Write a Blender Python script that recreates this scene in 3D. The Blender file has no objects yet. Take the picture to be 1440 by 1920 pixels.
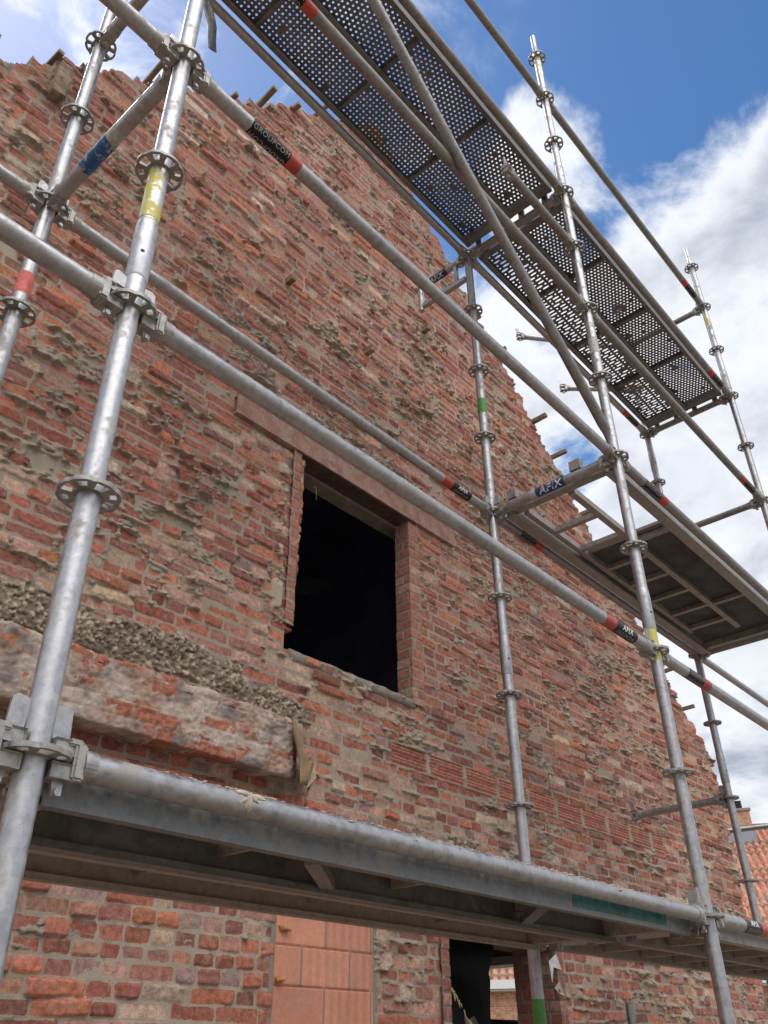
import bpy, bmesh, math, random
import numpy as np
from mathutils import Vector, Matrix
sc = bpy.context.scene
col = sc.collection
PI = math.pi
# ------------------------------------------------------------------ camera
FOC, YAW, PIT, ROL = 1585.44, 0.85394, 0.57648, -0.011625
CAM = Vector((-0.63645, -1.30343, -0.41514))
cy, sy, cp, sp = math.cos(YAW), math.sin(YAW), math.cos(PIT), math.sin(PIT)
F_ = Vector((sy*cp, cy*cp, sp)); R0 = Vector((cy, -sy, 0)); U0 = R0.cross(F_)
R_ = math.cos(ROL)*R0 + math.sin(ROL)*U0; U_ = -math.sin(ROL)*R0 + math.cos(ROL)*U0
cd = bpy.data.cameras.new('camera'); cam = bpy.data.objects.new('camera', cd); col.objects.link(cam)
cd.sensor_fit = 'VERTICAL'; cd.sensor_height = 36; cd.sensor_width = 27; cd.lens = FOC/1920*36
cd.clip_start = .02; cd.clip_end = 2000
M = Matrix((R_, U_, -F_)).transposed().to_4x4(); M.translation = CAM
cam.matrix_world = M; sc.camera = cam
# ------------------------------------------------------------------ view, sun, sky
sc.view_settings.view_transform = 'Standard'; sc.view_settings.look = 'None'
sc.view_settings.exposure = 0.77; sc.view_settings.gamma = 1
SUN_DIR = Vector((-0.06, 0.50, 0.86)).normalized()      # towards the sun, behind the wall
sl = bpy.data.lights.new('sun', 'SUN'); sl.energy = .6; sl.angle = math.radians(10); sl.color = (1, .95, .87)
so = bpy.data.objects.new('sun', sl); col.objects.link(so)
so.rotation_euler = SUN_DIR.to_track_quat('Z', 'Y').to_euler(); so.location = (0, 0, 30)
w = bpy.data.worlds.new('World'); sc.world = w; w.use_nodes = True
nt = w.node_tree; N = nt.nodes; L = nt.links; N.clear()
def nn(t, **k):
    n = N.new(t)
    for a, b in k.items(): setattr(n, a, b)
    return n
def math_(op, a, b=None, c=None, clamp=False):
    n = nn('ShaderNodeMath', operation=op, use_clamp=clamp)
    for i, v in enumerate((a, b, c)):
        if v is None: continue
        if isinstance(v, (int, float)): n.inputs[i].default_value = v
        else: L.new(v, n.inputs[i])
    return n.outputs[0]
def smooth(v, a, b, lo=0., hi=1.):
    n = nn('ShaderNodeMapRange', interpolation_type='SMOOTHSTEP')
    L.new(v, n.inputs[0])
    for i, x in enumerate((a, b, lo, hi)): n.inputs[i+1].default_value = x
    return n.outputs[0]
sky = nn('ShaderNodeTexSky', sky_type='NISHITA', sun_disc=False)
sky.sun_elevation = math.asin(SUN_DIR.z); sky.sun_rotation = math.atan2(SUN_DIR.x, SUN_DIR.y)
sky.air_density = 1.0; sky.dust_density = .4; sky.ozone_density = 2.5
tc = nn('ShaderNodeTexCoord')
sep = nn('ShaderNodeSeparateXYZ'); L.new(tc.outputs['Generated'], sep.inputs[0])
zz = math_('ADD', math_('MAXIMUM', sep.outputs[2], 0.0), .22)
px = math_('DIVIDE', sep.outputs[0], zz); py = math_('DIVIDE', sep.outputs[1], zz)
cmb = nn('ShaderNodeCombineXYZ'); L.new(px, cmb.inputs[0]); L.new(py, cmb.inputs[1])
def noise(scale, detail, rough, off=(0, 0, 0), dist=0.):
    mp = nn('ShaderNodeMapping'); L.new(cmb.outputs[0], mp.inputs[0]); mp.inputs['Location'].default_value = off
    n = nn('ShaderNodeTexNoise'); L.new(mp.outputs[0], n.inputs['Vector'])
    n.inputs['Scale'].default_value = scale; n.inputs['Detail'].default_value = detail
    n.inputs['Roughness'].default_value = rough; n.inputs['Distortion'].default_value = dist
    return n.outputs[0]
def lobe(d, c0, c1):
    v = Vector(d).normalized()
    n = nn('ShaderNodeVectorMath', operation='DOT_PRODUCT'); L.new(tc.outputs['Generated'], n.inputs[0]); n.inputs[1].default_value = v
    return smooth(n.outputs['Value'], math.cos(math.radians(c1)), math.cos(math.radians(c0)))
big = math_('ADD', math_('MULTIPLY', noise(2.3, 9, .58, (3.1, 1.7, 0), .15), .60), math_('MULTIPLY', noise(6.0, 9, .62, (1.2, 5.4, 0), .35), .40))
cov = math_('MULTIPLY_ADD', smooth(sep.outputs[2], .82, .70), .27, -.10)          # more cloud lower down
cov = math_('MULTIPLY_ADD', lobe((0.02, .52, .85), 4, 24), .15, cov)            # bright veil round the sun
cov = math_('MULTIPLY_ADD', lobe((0.64, -.02, .765), 2, 8), .12, cov)
cov = math_('MULTIPLY_ADD', lobe((0.53, .24, .80), 1, 6), .16, cov)
cov = math_('MULTIPLY_ADD', lobe((0.735, .36, .58), .5, 4), -.20, cov)            # small blue gaps
cov = math_('MULTIPLY_ADD', lobe((-.25, -.65, .70), 20, 55), .30, cov)           # cloud bank added behind the camera, out of view, as fill light
dens = math_('ADD', big, cov)
mask = smooth(dens, .50, .61)
wisp = smooth(noise(6.5, 10, .62, (9, 4, 0), .5), .48, .74)
mask = math_('MAXIMUM', mask, math_('MULTIPLY', math_('MULTIPLY', wisp, lobe((.17, .5, .84), 12, 26)), .85))
shade = smooth(noise(3.1, 8, .6, (5.3, 8.2, 0), .1), .36, .66)
thick = smooth(dens, .56, .76)
cr = nn('ShaderNodeMix', data_type='RGBA'); L.new(math_('MULTIPLY', thick, math_('MULTIPLY_ADD', shade, .75, .25)), cr.inputs[0])
cr.inputs[6].default_value = (6.9, 7.1, 7.5, 1); cr.inputs[7].default_value = (2.9, 3.3, 4.1, 1)
gl = nn('ShaderNodeMix', data_type='RGBA'); L.new(lobe((-0.03, .52, .85), 3, 22), gl.inputs[0])
L.new(cr.outputs[2], gl.inputs[6]); gl.inputs[7].default_value = (10, 10.2, 10.6, 1)
bk = nn('ShaderNodeMix', data_type='RGBA', blend_type='MIX'); L.new(lobe((-.20, -.47, .86), 12, 46), bk.inputs[0]); L.new(gl.outputs[2], bk.inputs[6]); bk.inputs[7].default_value = (27, 26.2, 25.6, 1)  # unseen cloud high behind the camera, brightness added to light the wall from above
mx = nn('ShaderNodeMix', data_type='RGBA'); L.new(mask, mx.inputs[0])
hs = nn('ShaderNodeHueSaturation'); hs.inputs['Saturation'].default_value = 1.22; hs.inputs['Value'].default_value = 1.1
L.new(sky.outputs[0], hs.inputs['Color'])
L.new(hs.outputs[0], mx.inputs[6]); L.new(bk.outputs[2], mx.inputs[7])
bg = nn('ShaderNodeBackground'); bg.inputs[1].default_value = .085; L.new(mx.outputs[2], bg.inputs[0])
ow = nn('ShaderNodeOutputWorld'); L.new(bg.outputs[0], ow.inputs[0])
# ------------------------------------------------------------------ helpers
def tag(o, label=None, cat=None, group=None, kind=None):
    for k, v in (('label', label), ('category', cat), ('group', group), ('kind', kind)):
        if v: o[k] = v
    return o
def empty(name, loc, label, cat, group=None):
    o = bpy.data.objects.new(name, None); col.objects.link(o); o.location = loc; o.empty_display_size = .1
    return tag(o, label, cat, group)
def link(name, me, mat=None, parent=None, mw=None):
    o = bpy.data.objects.new(name, me); col.objects.link(o)
    if mat is not None and len(me.materials) == 0: me.materials.append(mat)
    if mw is not None: o.matrix_basis = mw
    if parent is not None:                       # mesh data are given in world space: undo the root's place
        o.parent = parent
        o.matrix_parent_inverse = Matrix.Translation(-Vector(ROOT(parent)))
    return o
def ROOT(p):
    v = Vector((0, 0, 0))
    while p is not None:
        if p.type == 'EMPTY': v += Vector(p.location)
        p = p.parent
    return v
def sub(name, me, mat, parent, mw=None):         # sub-part: its parent is a mesh part
    o = bpy.data.objects.new(name, me); col.objects.link(o)
    if mat is not None and len(me.materials) == 0: me.materials.append(mat)
    o.parent = parent
    pm = parent.matrix_basis
    o.matrix_parent_inverse = pm.inverted()
    o.matrix_basis = mw if mw is not None else Matrix.Identity(4)
    return o
class MB:
    def __init__(s): s.v = []; s.f = []; s.sm = []
    def add(s, vs, fs, smooth=False):
        n = len(s.v); s.v += [tuple(v) for v in vs]; s.f += [tuple(i+n for i in f) for f in fs]; s.sm += [smooth]*len(fs)
    def box(s, a, b, M=None):
        x0, y0, z0 = a; x1, y1, z1 = b
        vs = [Vector((x, y, z)) for z in (z0, z1) for x, y in ((x0, y0), (x1, y0), (x1, y1), (x0, y1))]
        if M is not None: vs = [M @ v for v in vs]
        s.add(vs, [(3, 2, 1, 0), (4, 5, 6, 7), (0, 1, 5, 4), (1, 2, 6, 5), (2, 3, 7, 6), (3, 0, 4, 7)])
    def lathe(s, prof, M=None, n=24, cap=True, smooth=True):   # prof: (radius, z) along local z
        vs = []
        for r, z in prof:
            for i in range(n):
                a = 2*PI*i/n; vs.append(Vector((r*math.cos(a), r*math.sin(a), z)))
        if M is not None: vs = [M @ v for v in vs]
        fs = []
        for k in range(len(prof)-1):
            for i in range(n):
                j = (i+1) % n; fs.append((k*n+i, k*n+j, (k+1)*n+j, (k+1)*n+i))
        s.add(vs, fs, smooth)
        if cap:
            s.add(vs[:n], [tuple(range(n))[::-1]]); s.add(vs[-n:], [tuple(range(n))])
    def plate(s, vs2, fs, z0, z1, M=None):      # 2D faces -> solid plate with walls
        n = len(vs2); V = [Vector((x, y, z0)) for x, y in vs2] + [Vector((x, y, z1)) for x, y in vs2]
        cnt = {}
        for f in fs:
            for a, b in zip(f, f[1:]+f[:1]): cnt[(a, b)] = 1
        F = [tuple(f[::-1]) for f in fs] + [tuple(i+n for i in f) for f in fs]
        for (a, b) in cnt:
            if (b, a) not in cnt: F.append((a, b, b+n, a+n))
        if M is not None: V = [M @ v for v in V]
        s.add(V, F)
    def mesh(s, name='mesh'):
        me = bpy.data.meshes.new(name); me.from_pydata(s.v, [], s.f); me.update()
        me.polygons.foreach_set('use_smooth', s.sm); return me
def axisM(P, Q):                                  # local z runs from P to Q; local x is up-ish
    P, Q = Vector(P), Vector(Q); d = (Q-P).normalized()
    up = Vector((0, 0, 1)) if abs(d.z) < .95 else Vector((0, 1, 0))
    x = (up - d*up.dot(d)).normalized(); y = d.cross(x)
    m = Matrix((x, y, d)).transposed().to_4x4(); m.translation = P
    return m
# ------------------------------------------------------------------ materials
class Mat:
    def __init__(s, name):
        s.m = bpy.data.materials.new(name); s.m.use_nodes = True; s.n = s.m.node_tree.nodes; s.l = s.m.node_tree.links
        s.b = s.n['Principled BSDF']; s.tc = s.n.new('ShaderNodeTexCoord')
    def node(s, t, **k):
        n = s.n.new(t)
        for a, b in k.items(): setattr(n, a, b)
        return n
    def noise(s, scale, detail=4, rough=.55, vec=None, dist=0., stretch=None):
        n = s.node('ShaderNodeTexNoise'); n.inputs['Scale'].default_value = scale; n.inputs['Detail'].default_value = detail
        n.inputs['Roughness'].default_value = rough; n.inputs['Distortion'].default_value = dist
        v = vec if vec is not None else s.tc.outputs['Object']
        if stretch:
            mp = s.node('ShaderNodeMapping'); s.l.new(v, mp.inputs[0]); mp.inputs['Scale'].default_value = stretch; v = mp.outputs[0]
        s.l.new(v, n.inputs['Vector']); return n.outputs[0]
    def ramp(s, v, a, b, lo=0., hi=1.):
        n = s.node('ShaderNodeMapRange', interpolation_type='SMOOTHSTEP'); s.l.new(v, n.inputs[0])
        for i, x in enumerate((a, b, lo, hi)): n.inputs[i+1].default_value = x
        return n.outputs[0]
    def mix(s, f, a, b, mode='MIX'):
        n = s.node('ShaderNodeMix', data_type='RGBA', blend_type=mode)
        for i, v in ((0, f), (6, a), (7, b)):
            if isinstance(v, (int, float)): n.inputs[i].default_value = v
            elif isinstance(v, tuple): n.inputs[i].default_value = (*v, 1)
            else: s.l.new(v, n.inputs[i])
        return n.outputs[2]
    def math(s, op, a, b=0., c=0.):
        n = s.node('ShaderNodeMath', operation=op)
        for i, v in enumerate((a, b, c)):
            if isinstance(v, (int, float)): n.inputs[i].default_value = v
            else: s.l.new(v, n.inputs[i])
        return n.outputs[0]
    def set(s, name, v):
        i = s.b.inputs[name]
        if isinstance(v, tuple): i.default_value = (*v, 1)
        elif isinstance(v, (int, float)): i.default_value = v
        else: s.l.new(v, i)
        return s
    def bump(s, v, strength=.3, dist=.003):
        n = s.node('ShaderNodeBump'); n.inputs['Strength'].default_value = strength; n.inputs['Distance'].default_value = dist
        s.l.new(v, n.inputs['Height']); s.l.new(n.outputs[0], s.b.inputs['Normal']); return s
def flat(name, c, rough=.6, metal=0., var=.12, scale=30, spec=.5):
    m = Mat(name); n = m.noise(scale, 5)
    d = tuple(x*(1-var*2) for x in c)
    m.set('Base Color', m.mix(m.ramp(n, .3, .7), d, c)).set('Roughness', rough).set('Metallic', metal).set('Specular IOR Level', spec)
    return m.m
def galv(name, hi, lo, rough=(.28, .5), metal=.85, dirt=.35, paint=None, spk=.55):
    m = Mat(name)
    geo = m.node('ShaderNodeNewGeometry')
    pos = geo.outputs['Position']
    sp1 = m.node('ShaderNodeTexVoronoi'); sp1.inputs['Scale'].default_value = 70; m.l.new(pos, sp1.inputs['Vector'])
    n1 = m.noise(9, 6, .6, pos); n2 = m.noise(38, 6, .65, pos); n3 = m.noise(140, 3, .6, pos)
    c = m.mix(m.ramp(m.math('ADD', m.math('MULTIPLY', n1, .45), m.math('MULTIPLY', n2, .55)), .36, .66), lo, hi)
    c = m.mix(m.ramp(n3, .60, .72, 0, .5), c, tuple(x*.5 for x in lo)); c = m.mix(m.ramp(m.noise(260, 2, .6, pos), .66, .76, 0, .22), c, (.8, .8, .78))
    bw = m.node('ShaderNodeRGBToBW'); m.l.new(sp1.outputs['Color'], bw.inputs[0])
    c = m.mix(m.ramp(bw.outputs[0], .2, .8, 0, .22), c, tuple(min(1, x*1.35) for x in hi))
    dn = m.ramp(m.math('ADD', n1, m.math('MULTIPLY', n2, .6)), .80, 1.02)
    c = m.mix(m.math('MULTIPLY', dn, dirt), c, (.20, .16, .12))
    spl = m.ramp(m.noise(22, 8, .7, pos, .6), .68, .71)
    c = m.mix(m.math('MULTIPLY', spl, spk), c, (.36, .32, .26))
    met = m.math('SUBTRACT', metal, m.math('MULTIPLY', m.math('MAXIMUM', dn, spl), .55))
    if paint:
        pn = m.ramp(m.noise(30, 8, .7, pos, .4), paint[1]-.04, paint[1]+.04)
        c = m.mix(pn, c, paint[0]); met = m.math('MULTIPLY', met, m.math('SUBTRACT', 1., pn))
    m.set('Base Color', c).set('Metallic', met)
    m.set('Roughness', m.math('ADD', m.ramp(n2, .3, .7, rough[0], rough[1]), m.math('MULTIPLY', dn, .2)))
    m.bump(m.math('ADD', m.math('MULTIPLY', n2, .8), m.math('MULTIPLY', n3, .25)), .25, .0025)
    return m.m
GALV = galv('galvanised_steel', (.46, .46, .47), (.29, .285, .29), (.30, .48), .85, .5)
GALVB = galv('bright_galvanised_steel', (.52, .52, .53), (.35, .35, .37), (.36, .54), .88, .5, None, .3)
GALVD = galv('weathered_steel', (.33, .32, .31), (.19, .18, .175), (.38, .6), .75, .6)
CAST = galv('cast_wedge_head', (.46, .45, .43), (.24, .23, .215), (.35, .6), .7, .5)
ROSM = galv('rosette_steel', (.38, .37, .35), (.20, .195, .185), (.4, .6), .6, .5)  # darker than the tubes: shade on the undersides put into the colour
YEL = galv('galvanised_steel_with_yellow_paint', (.60, .61, .62), (.42, .43, .45), (.3, .5), .8, .3, ((.55, .47, .09), .50))
YEL2 = galv('yellow_painted_steel', (.60, .58, .40), (.42, .43, .35), (.4, .6), .4, .4, ((.52, .46, .10), .42))
ALU = galv('dirty_aluminium', (.36, .335, .31), (.21, .19, .175), (.35, .55), .55, .6)
DECKM = galv('dark_deck_steel', (.20, .19, .185), (.12, .115, .115), (.45, .65), .5, .5)
DECKL = galv('grey_deck_flange', (.21, .215, .215), (.13, .135, .135), (.4, .6), .5, .5)
DECKB = galv('brown_deck_underside', (.42, .34, .285), (.27, .215, .18), (.6, .8), .15, .5)
GREEN = flat('green_tape', (.08, .30, .06), .5)
TEAL = flat('teal_paint', (.03, .13, .12), .5, .2, .3)
REDT = flat('red_tape', (.50, .06, .04), .45, 0, .15)
PINKT = flat('coral_paint', (.75, .16, .12), .6, 0, .2, 60)
BLACKT = flat('black_label', (.008, .009, .016), .4, spec=.3)
BLUET = flat('blue_label', (.015, .07, .22), .35, 0, .2)
BLUEW = galv('worn_blue_label', (.45, .45, .42), (.33, .33, .32), (.4, .6), .4, .3, ((.012, .085, .25), .44))
NAVY = flat('navy_label', (.02, .025, .10), .4)
WHITEB = flat('white_band', (.52, .50, .47), .5, 0, .2, 50)
WHITET = flat('white_lettering', (.80, .80, .80), .4, 0, .05)
GREYT = flat('thin_grey_lettering', (.42, .36, .34), .5, 0, .05)
PLY = flat('dark_plywood', (.085, .085, .09), .8, 0, .25, 8)
TIMBER = Mat('grey_timber'); _n = TIMBER.noise(25, 6, .6, stretch=(1, .15, 1))
TIMBER.set('Base Color', TIMBER.mix(TIMBER.ramp(_n, .3, .7), (.13, .09, .055), (.30, .22, .14))).set('Roughness', .85).bump(_n, .4, .004)
TIMBER = TIMBER.m
DTIMB = flat('dark_brown_timber', (.10, .06, .045), .85, 0, .25)

def masonry_mat(name, rough=.9, fine=1.0, filmk=.48, sp=1.):
    m = Mat(name)
    pos = m.node('ShaderNodeNewGeometry').outputs['Position']
    def at(n):
        a = m.node('ShaderNodeAttribute', attribute_type='GEOMETRY', attribute_name=n); return a
    cb, cm, md = at('brick_col').outputs['Color'], at('mortar_col').outputs['Color'], at('md').outputs['Fac']
    n1 = m.noise(45, 8, .68, pos); n2 = m.noise(170, 6, .65, pos); n3 = m.noise(12, 6, .6, pos)
    # brick: scuffed, speckled
    k1 = .25+.75*sp; b = m.mix(m.ramp(n1, .32, .68), m.mix(1., cb, (1-.34*k1, 1-.40*k1, 1-.42*k1), 'MULTIPLY'), m.mix(1., cb, (1+.2*k1, 1+.16*k1, 1+.12*k1), 'MULTIPLY'))
    b = m.mix(m.ramp(n2, .58, .72, 0, .30*sp), b, (.42, .30, .22))
    b = m.mix(m.ramp(n2, .42, .30, 0, .45*sp), b, m.mix(1., cb, (.45, .36, .36), 'MULTIPLY'))
    film = m.ramp(m.noise(24, 9, .72, pos, .5), .52, .64, 0, filmk)          # mortar film smeared over faces
    b = m.mix(film, b, m.mix(1., cm, (.95, .97, 1.0), 'MULTIPLY'))
    mo = m.mix(m.ramp(n2, .3, .7), m.mix(1., cm, (.84, .84, .84), 'MULTIPLY'), m.mix(1., cm, (1.14, 1.13, 1.12), 'MULTIPLY'))
    mo = m.mix(m.ramp(n3, .58, .75, 0, .4), mo, (.11, .09, .07))
    f = m.math('ADD', md, m.math('MULTIPLY', m.math('SUBTRACT', m.math('ADD', m.math('MULTIPLY', n1, .5), m.math('MULTIPLY', n2, .5)), .5), .012))
    fac = m.ramp(f, -.0007, .0009)
    m.set('Base Color', m.mix(fac, b, mo)).set('Roughness', rough).set('Specular IOR Level', .25)
    h = m.math('ADD', m.math('MULTIPLY', n1, .9), m.math('MULTIPLY', n2, .55))
    h = m.math('MULTIPLY', h, m.math('SUBTRACT', 1., m.math('MULTIPLY', fac, .45))); h = m.math('ADD', h, m.math('MULTIPLY', fac, .45))
    m.bump(h, .75*fine, .0075)
    return m.m
MAS = masonry_mat('old_brick_and_mortar')
MAS2 = masonry_mat('neat_brick_and_mortar', .88, .5, .45)
MAS3 = masonry_mat('smooth_terracotta_block', .85, .06, .05, .05)
# ------------------------------------------------------------------ numpy noise
_T = np.random.default_rng(5).random((512, 512)).astype(np.float32)
def vn(x, z, s, seed=0):
    x = x*s + seed*17.31; z = z*s + seed*9.77
    xi = np.floor(x).astype(np.int64); zi = np.floor(z).astype(np.int64); fx = x-xi; fz = z-zi
    fx = fx*fx*(3-2*fx); fz = fz*fz*(3-2*fz)
    a = _T[xi & 511, zi & 511]; b = _T[(xi+1) & 511, zi & 511]; c = _T[xi & 511, (zi+1) & 511]; d = _T[(xi+1) & 511, (zi+1) & 511]
    return (a+(b-a)*fx) + ((c+(d-c)*fx)-(a+(b-a)*fx))*fz
def fb(x, z, s, o=4, seed=0, g=.5):
    r = 0; a = 1; t = 0
    for i in range(o):
        r = r+a*vn(x, z, s*2**i, seed+i*3); t += a; a *= g
    return r/t
def ss(v, a, b): t = np.clip((v-a)/(b-a), 0, 1); return t*t*(3-2*t)
def bump2(X, Z, x, z, rx, rz): return np.exp(-(((X-x)/rx)**2+((Z-z)/rz)**2))
PAL = np.array([(.385, .150, .108), (.325, .122, .090), (.47, .185, .115), (.275, .122, .100), (.38, .192, .145), (.52, .37, .28), (.49, .30, .235), (.30, .205, .185), (.56, .44, .35)])
PW = np.array([.27, .23, .16, .11, .11, .03, .05, .03, .01])
PWP = np.array([.12, .12, .12, .08, .16, .15, .15, .05, .05])

def masonry(X, Z, seed, course=.062, rough=1., joint=.011, xs=-2.4, xe=7.9, zs=-2.4, ze=7.2, pale=None, smear=None, squeeze=None, neat=False, mortar=(.355, .295, .232), smfill=None):
    """height field, mortar margin, colours and brick-cell centres of a piece of brickwork"""
    rng = np.random.default_rng(seed)
    zc = Z + (0 if neat else .026*(fb(X, Z, .55, 3, seed)-.5) + .006*(vn(X, Z, 4, seed+4)-.5))
    nr = int((ze-zs)/course)+2
    hts = course*(1+(0 if neat else .10)*(rng.random(nr)-.5)*2); zb = zs+np.concatenate([[0], np.cumsum(hts)])
    row = np.clip(np.searchsorted(zb, zc.ravel(), side='right')-1, 0, nr-1).reshape(zc.shape)
    hb = np.full(X.shape, -.06); cb = np.zeros(X.shape+(3,)); XC = np.zeros(X.shape); ZC = np.zeros(X.shape); dhead = np.zeros(X.shape); U = np.zeros(X.shape); V = np.zeros(X.shape)
    order = np.argsort(row.ravel(), kind='stable'); rs = row.ravel()[order]; st = np.searchsorted(rs, np.arange(nr+1))
    xf, zf = X.ravel(), zc.ravel(); zr = Z.ravel()
    palef = None if pale is None else pale.ravel(); smf = None if smfill is None else smfill.ravel()
    HB = hb.ravel(); CB = cb.reshape(-1, 3); XCf = XC.ravel(); ZCf = ZC.ravel(); DH = dhead.ravel(); Vf = V.ravel()
    en1 = (fb(X, Z, 55, 3, seed+11)-.5).ravel(); en2 = (fb(X, Z, 16, 3, seed+12)-.5).ravel(); en3 = (fb(X, Z, 110, 2, seed+13)-.5).ravel()
    for r in range(nr):
        ix = order[st[r]:st[r+1]]
        if len(ix) == 0: continue
        ln = []; x = xs-rng.random()*.22
        hd = rng.random() < .3
        bl = [x]
        while x < xe:
            if neat: l = .215 if r % 2 else .1075
            else:
                q = rng.random()
                l = (.108 if (hd and q < .8) else .215 if q < .62 else .108 if q < .82 else .06+.14*rng.random())*(1+.05*(rng.random()-.5))
            x += l; bl.append(x)
        bl = np.array(bl); nb = len(bl)-1
        bi = np.clip(np.searchsorted(bl, xf[ix], side='right')-1, 0, nb-1)
        k = 0. if neat else 1.
        ins = rng.random(nb)*.003*k; prot = (rng.random(nb)-.5)*(.004 if neat else .023)*rough
        miss = (rng.random(nb) < .02)*k; prot = prot-miss*.028
        ex = (rng.random(nb) < .06)*k; prot = prot+ex*.012*rng.random(nb)
        tx = (rng.random(nb)-.5)*.14*k*rough; tz = (rng.random(nb)-.5)*.28*k*rough; an = (rng.random(nb)-.5)*.055*k
        hh = (zb[r+1]-zb[r])/2; zm = (zb[r+1]+zb[r])/2+ (rng.random(nb)-.5)*.003*k
        xc = (bl[1:]+bl[:-1])/2; hw = (bl[1:]-bl[:-1])/2
        u = xf[ix]-xc[bi]; v = zf[ix]-zm[bi]; a = an[bi]
        ur = u+a*v; vr = v-a*u
        jt = joint/2+ins[bi]+(0 if neat else .0016)
        r0 = .003 + .006*k*rng.random(nb)[bi]
        ax = np.abs(ur)-(hw[bi]-jt-r0); az = np.abs(vr)-(hh-jt-r0)
        d = -(np.hypot(np.maximum(ax, 0), np.maximum(az, 0))+np.minimum(np.maximum(ax, az), 0)-r0)
        if not neat: d = d+en1[ix]*.0072+en2[ix]*.0052
        rd = np.clip(.005-d, 0, None)
        h = prot[bi]+tx[bi]*u+tz[bi]*v - 38*rd*rd - np.where(d < 0, .05*ss(-d, 0, .005), 0)
        if not neat: h = h+en2[ix]*.009+en3[ix]*.0022+en1[ix]*.0025
        HB[ix] = h
        pw = PW
        if palef is not None:
            pv = np.interp(xc, xf[ix][np.argsort(xf[ix])][::max(1, len(ix)//400)], palef[ix][np.argsort(xf[ix])][::max(1, len(ix)//400)])
        else: pv = np.zeros(nb)
        c1 = rng.choice(len(PAL), nb, p=PW/PW.sum()); c2 = rng.choice(len(PAL), nb, p=PWP/PWP.sum())
        ci = np.where(rng.random(nb) < pv, c2, c1)
        cc = PAL[ci]*(1+(rng.random((nb, 1))-.5)*.42)*(1+(rng.random((nb, 3))-.5)*.10)
        CB[ix] = cc[bi]; XCf[ix] = xc[bi]; ZCf[ix] = (zb[r+1]+zb[r])/2
        DH[ix] = np.minimum(hw[bi]-np.abs(u), 9); Vf[ix] = v/hh
    hm = -.0165 + .012*(fb(X, Z, 22, 4, seed+20)-.5) - .018*ss(fb(X*.7, Z, 9, 4, seed+21), .44, .56)
    if neat: hm = np.full(X.shape, -.0035)+.003*(fb(X, Z, 40, 3, seed+2)-.5)
    else:
        sq = squeeze if squeeze is not None else 1.
        # squeezed-out bed joints: lip sagging below the joint line
        vj = np.where(V > 0, (1-V), (1+V))*course/2           # metres from the nearest bed joint
        below = V > 0                                          # just under a joint (upper part of a brick)
        rowj = np.where(below, row+1, row)
        amp = ss(vn(X, rowj*1.37, 6.5, seed+30)*.50+vn(X, rowj*2.1, 19, seed+31)*.32+vn(X, rowj*3.7, 48, seed+32)*.18, .40, .80)
        wd = np.where(below, .0065+.020*amp*vn(X, rowj*3.3, 34, seed+33), .0060+.006*amp*vn(X, rowj*5.3, 30, seed+36))
        hm = hm + sq*(.0010+.029*amp*(.5+1.*vn(X, Z, 45, seed+34)))*np.exp(-(vj/wd)**2)
        amph = ss(vn(XC+np.sign(X-XC)*.05, Z, 11, seed+35), .35, .85)
        hm = hm + sq*.026*amph*np.exp(-(dhead/.010)**2)
        s0 = smear if smear is not None else 0.
        pn = fb(X*.8, Z*1.7, 3.2, 4, seed+40, .55)+(fb(X*.7, Z*2.0, 15, 4, seed+41, .6)-.5)*.72
        sm = ss(pn+s0, .60, .70)
        hm = hm+sm*(.020+.008*(fb(X, Z, 26, 4, seed+42)-.5)+.004*(fb(X, Z, 90, 2, seed+43)-.5))
        rip = np.abs(fb(X+.4*Z, Z*2.2, 14, 3, seed+44)-.5)*2   # ragged flaps
        hm = hm+sm*(.010*ss(rip, .12, .22)-.007)
    md = hm-HB.reshape(X.shape)
    h = np.maximum(hm, HB.reshape(X.shape))
    if not neat: h = h+.0050*ss(md, 0, .0022)
    mc = np.array(mortar)[None, None]*(1+.35*(fb(X, Z, 2.2, 3, seed+50)-.5))[..., None]*(1+.25*(fb(X, Z, 30, 3, seed+51)-.5))[..., None]
    wet = ss(fb(X, Z, 1.3, 4, seed+52), .50, .66)[..., None]
    mc = mc*(1-.16*wet)
    return h, md, CB.reshape(X.shape+(3,)), mc, XC, ZC, row
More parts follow.
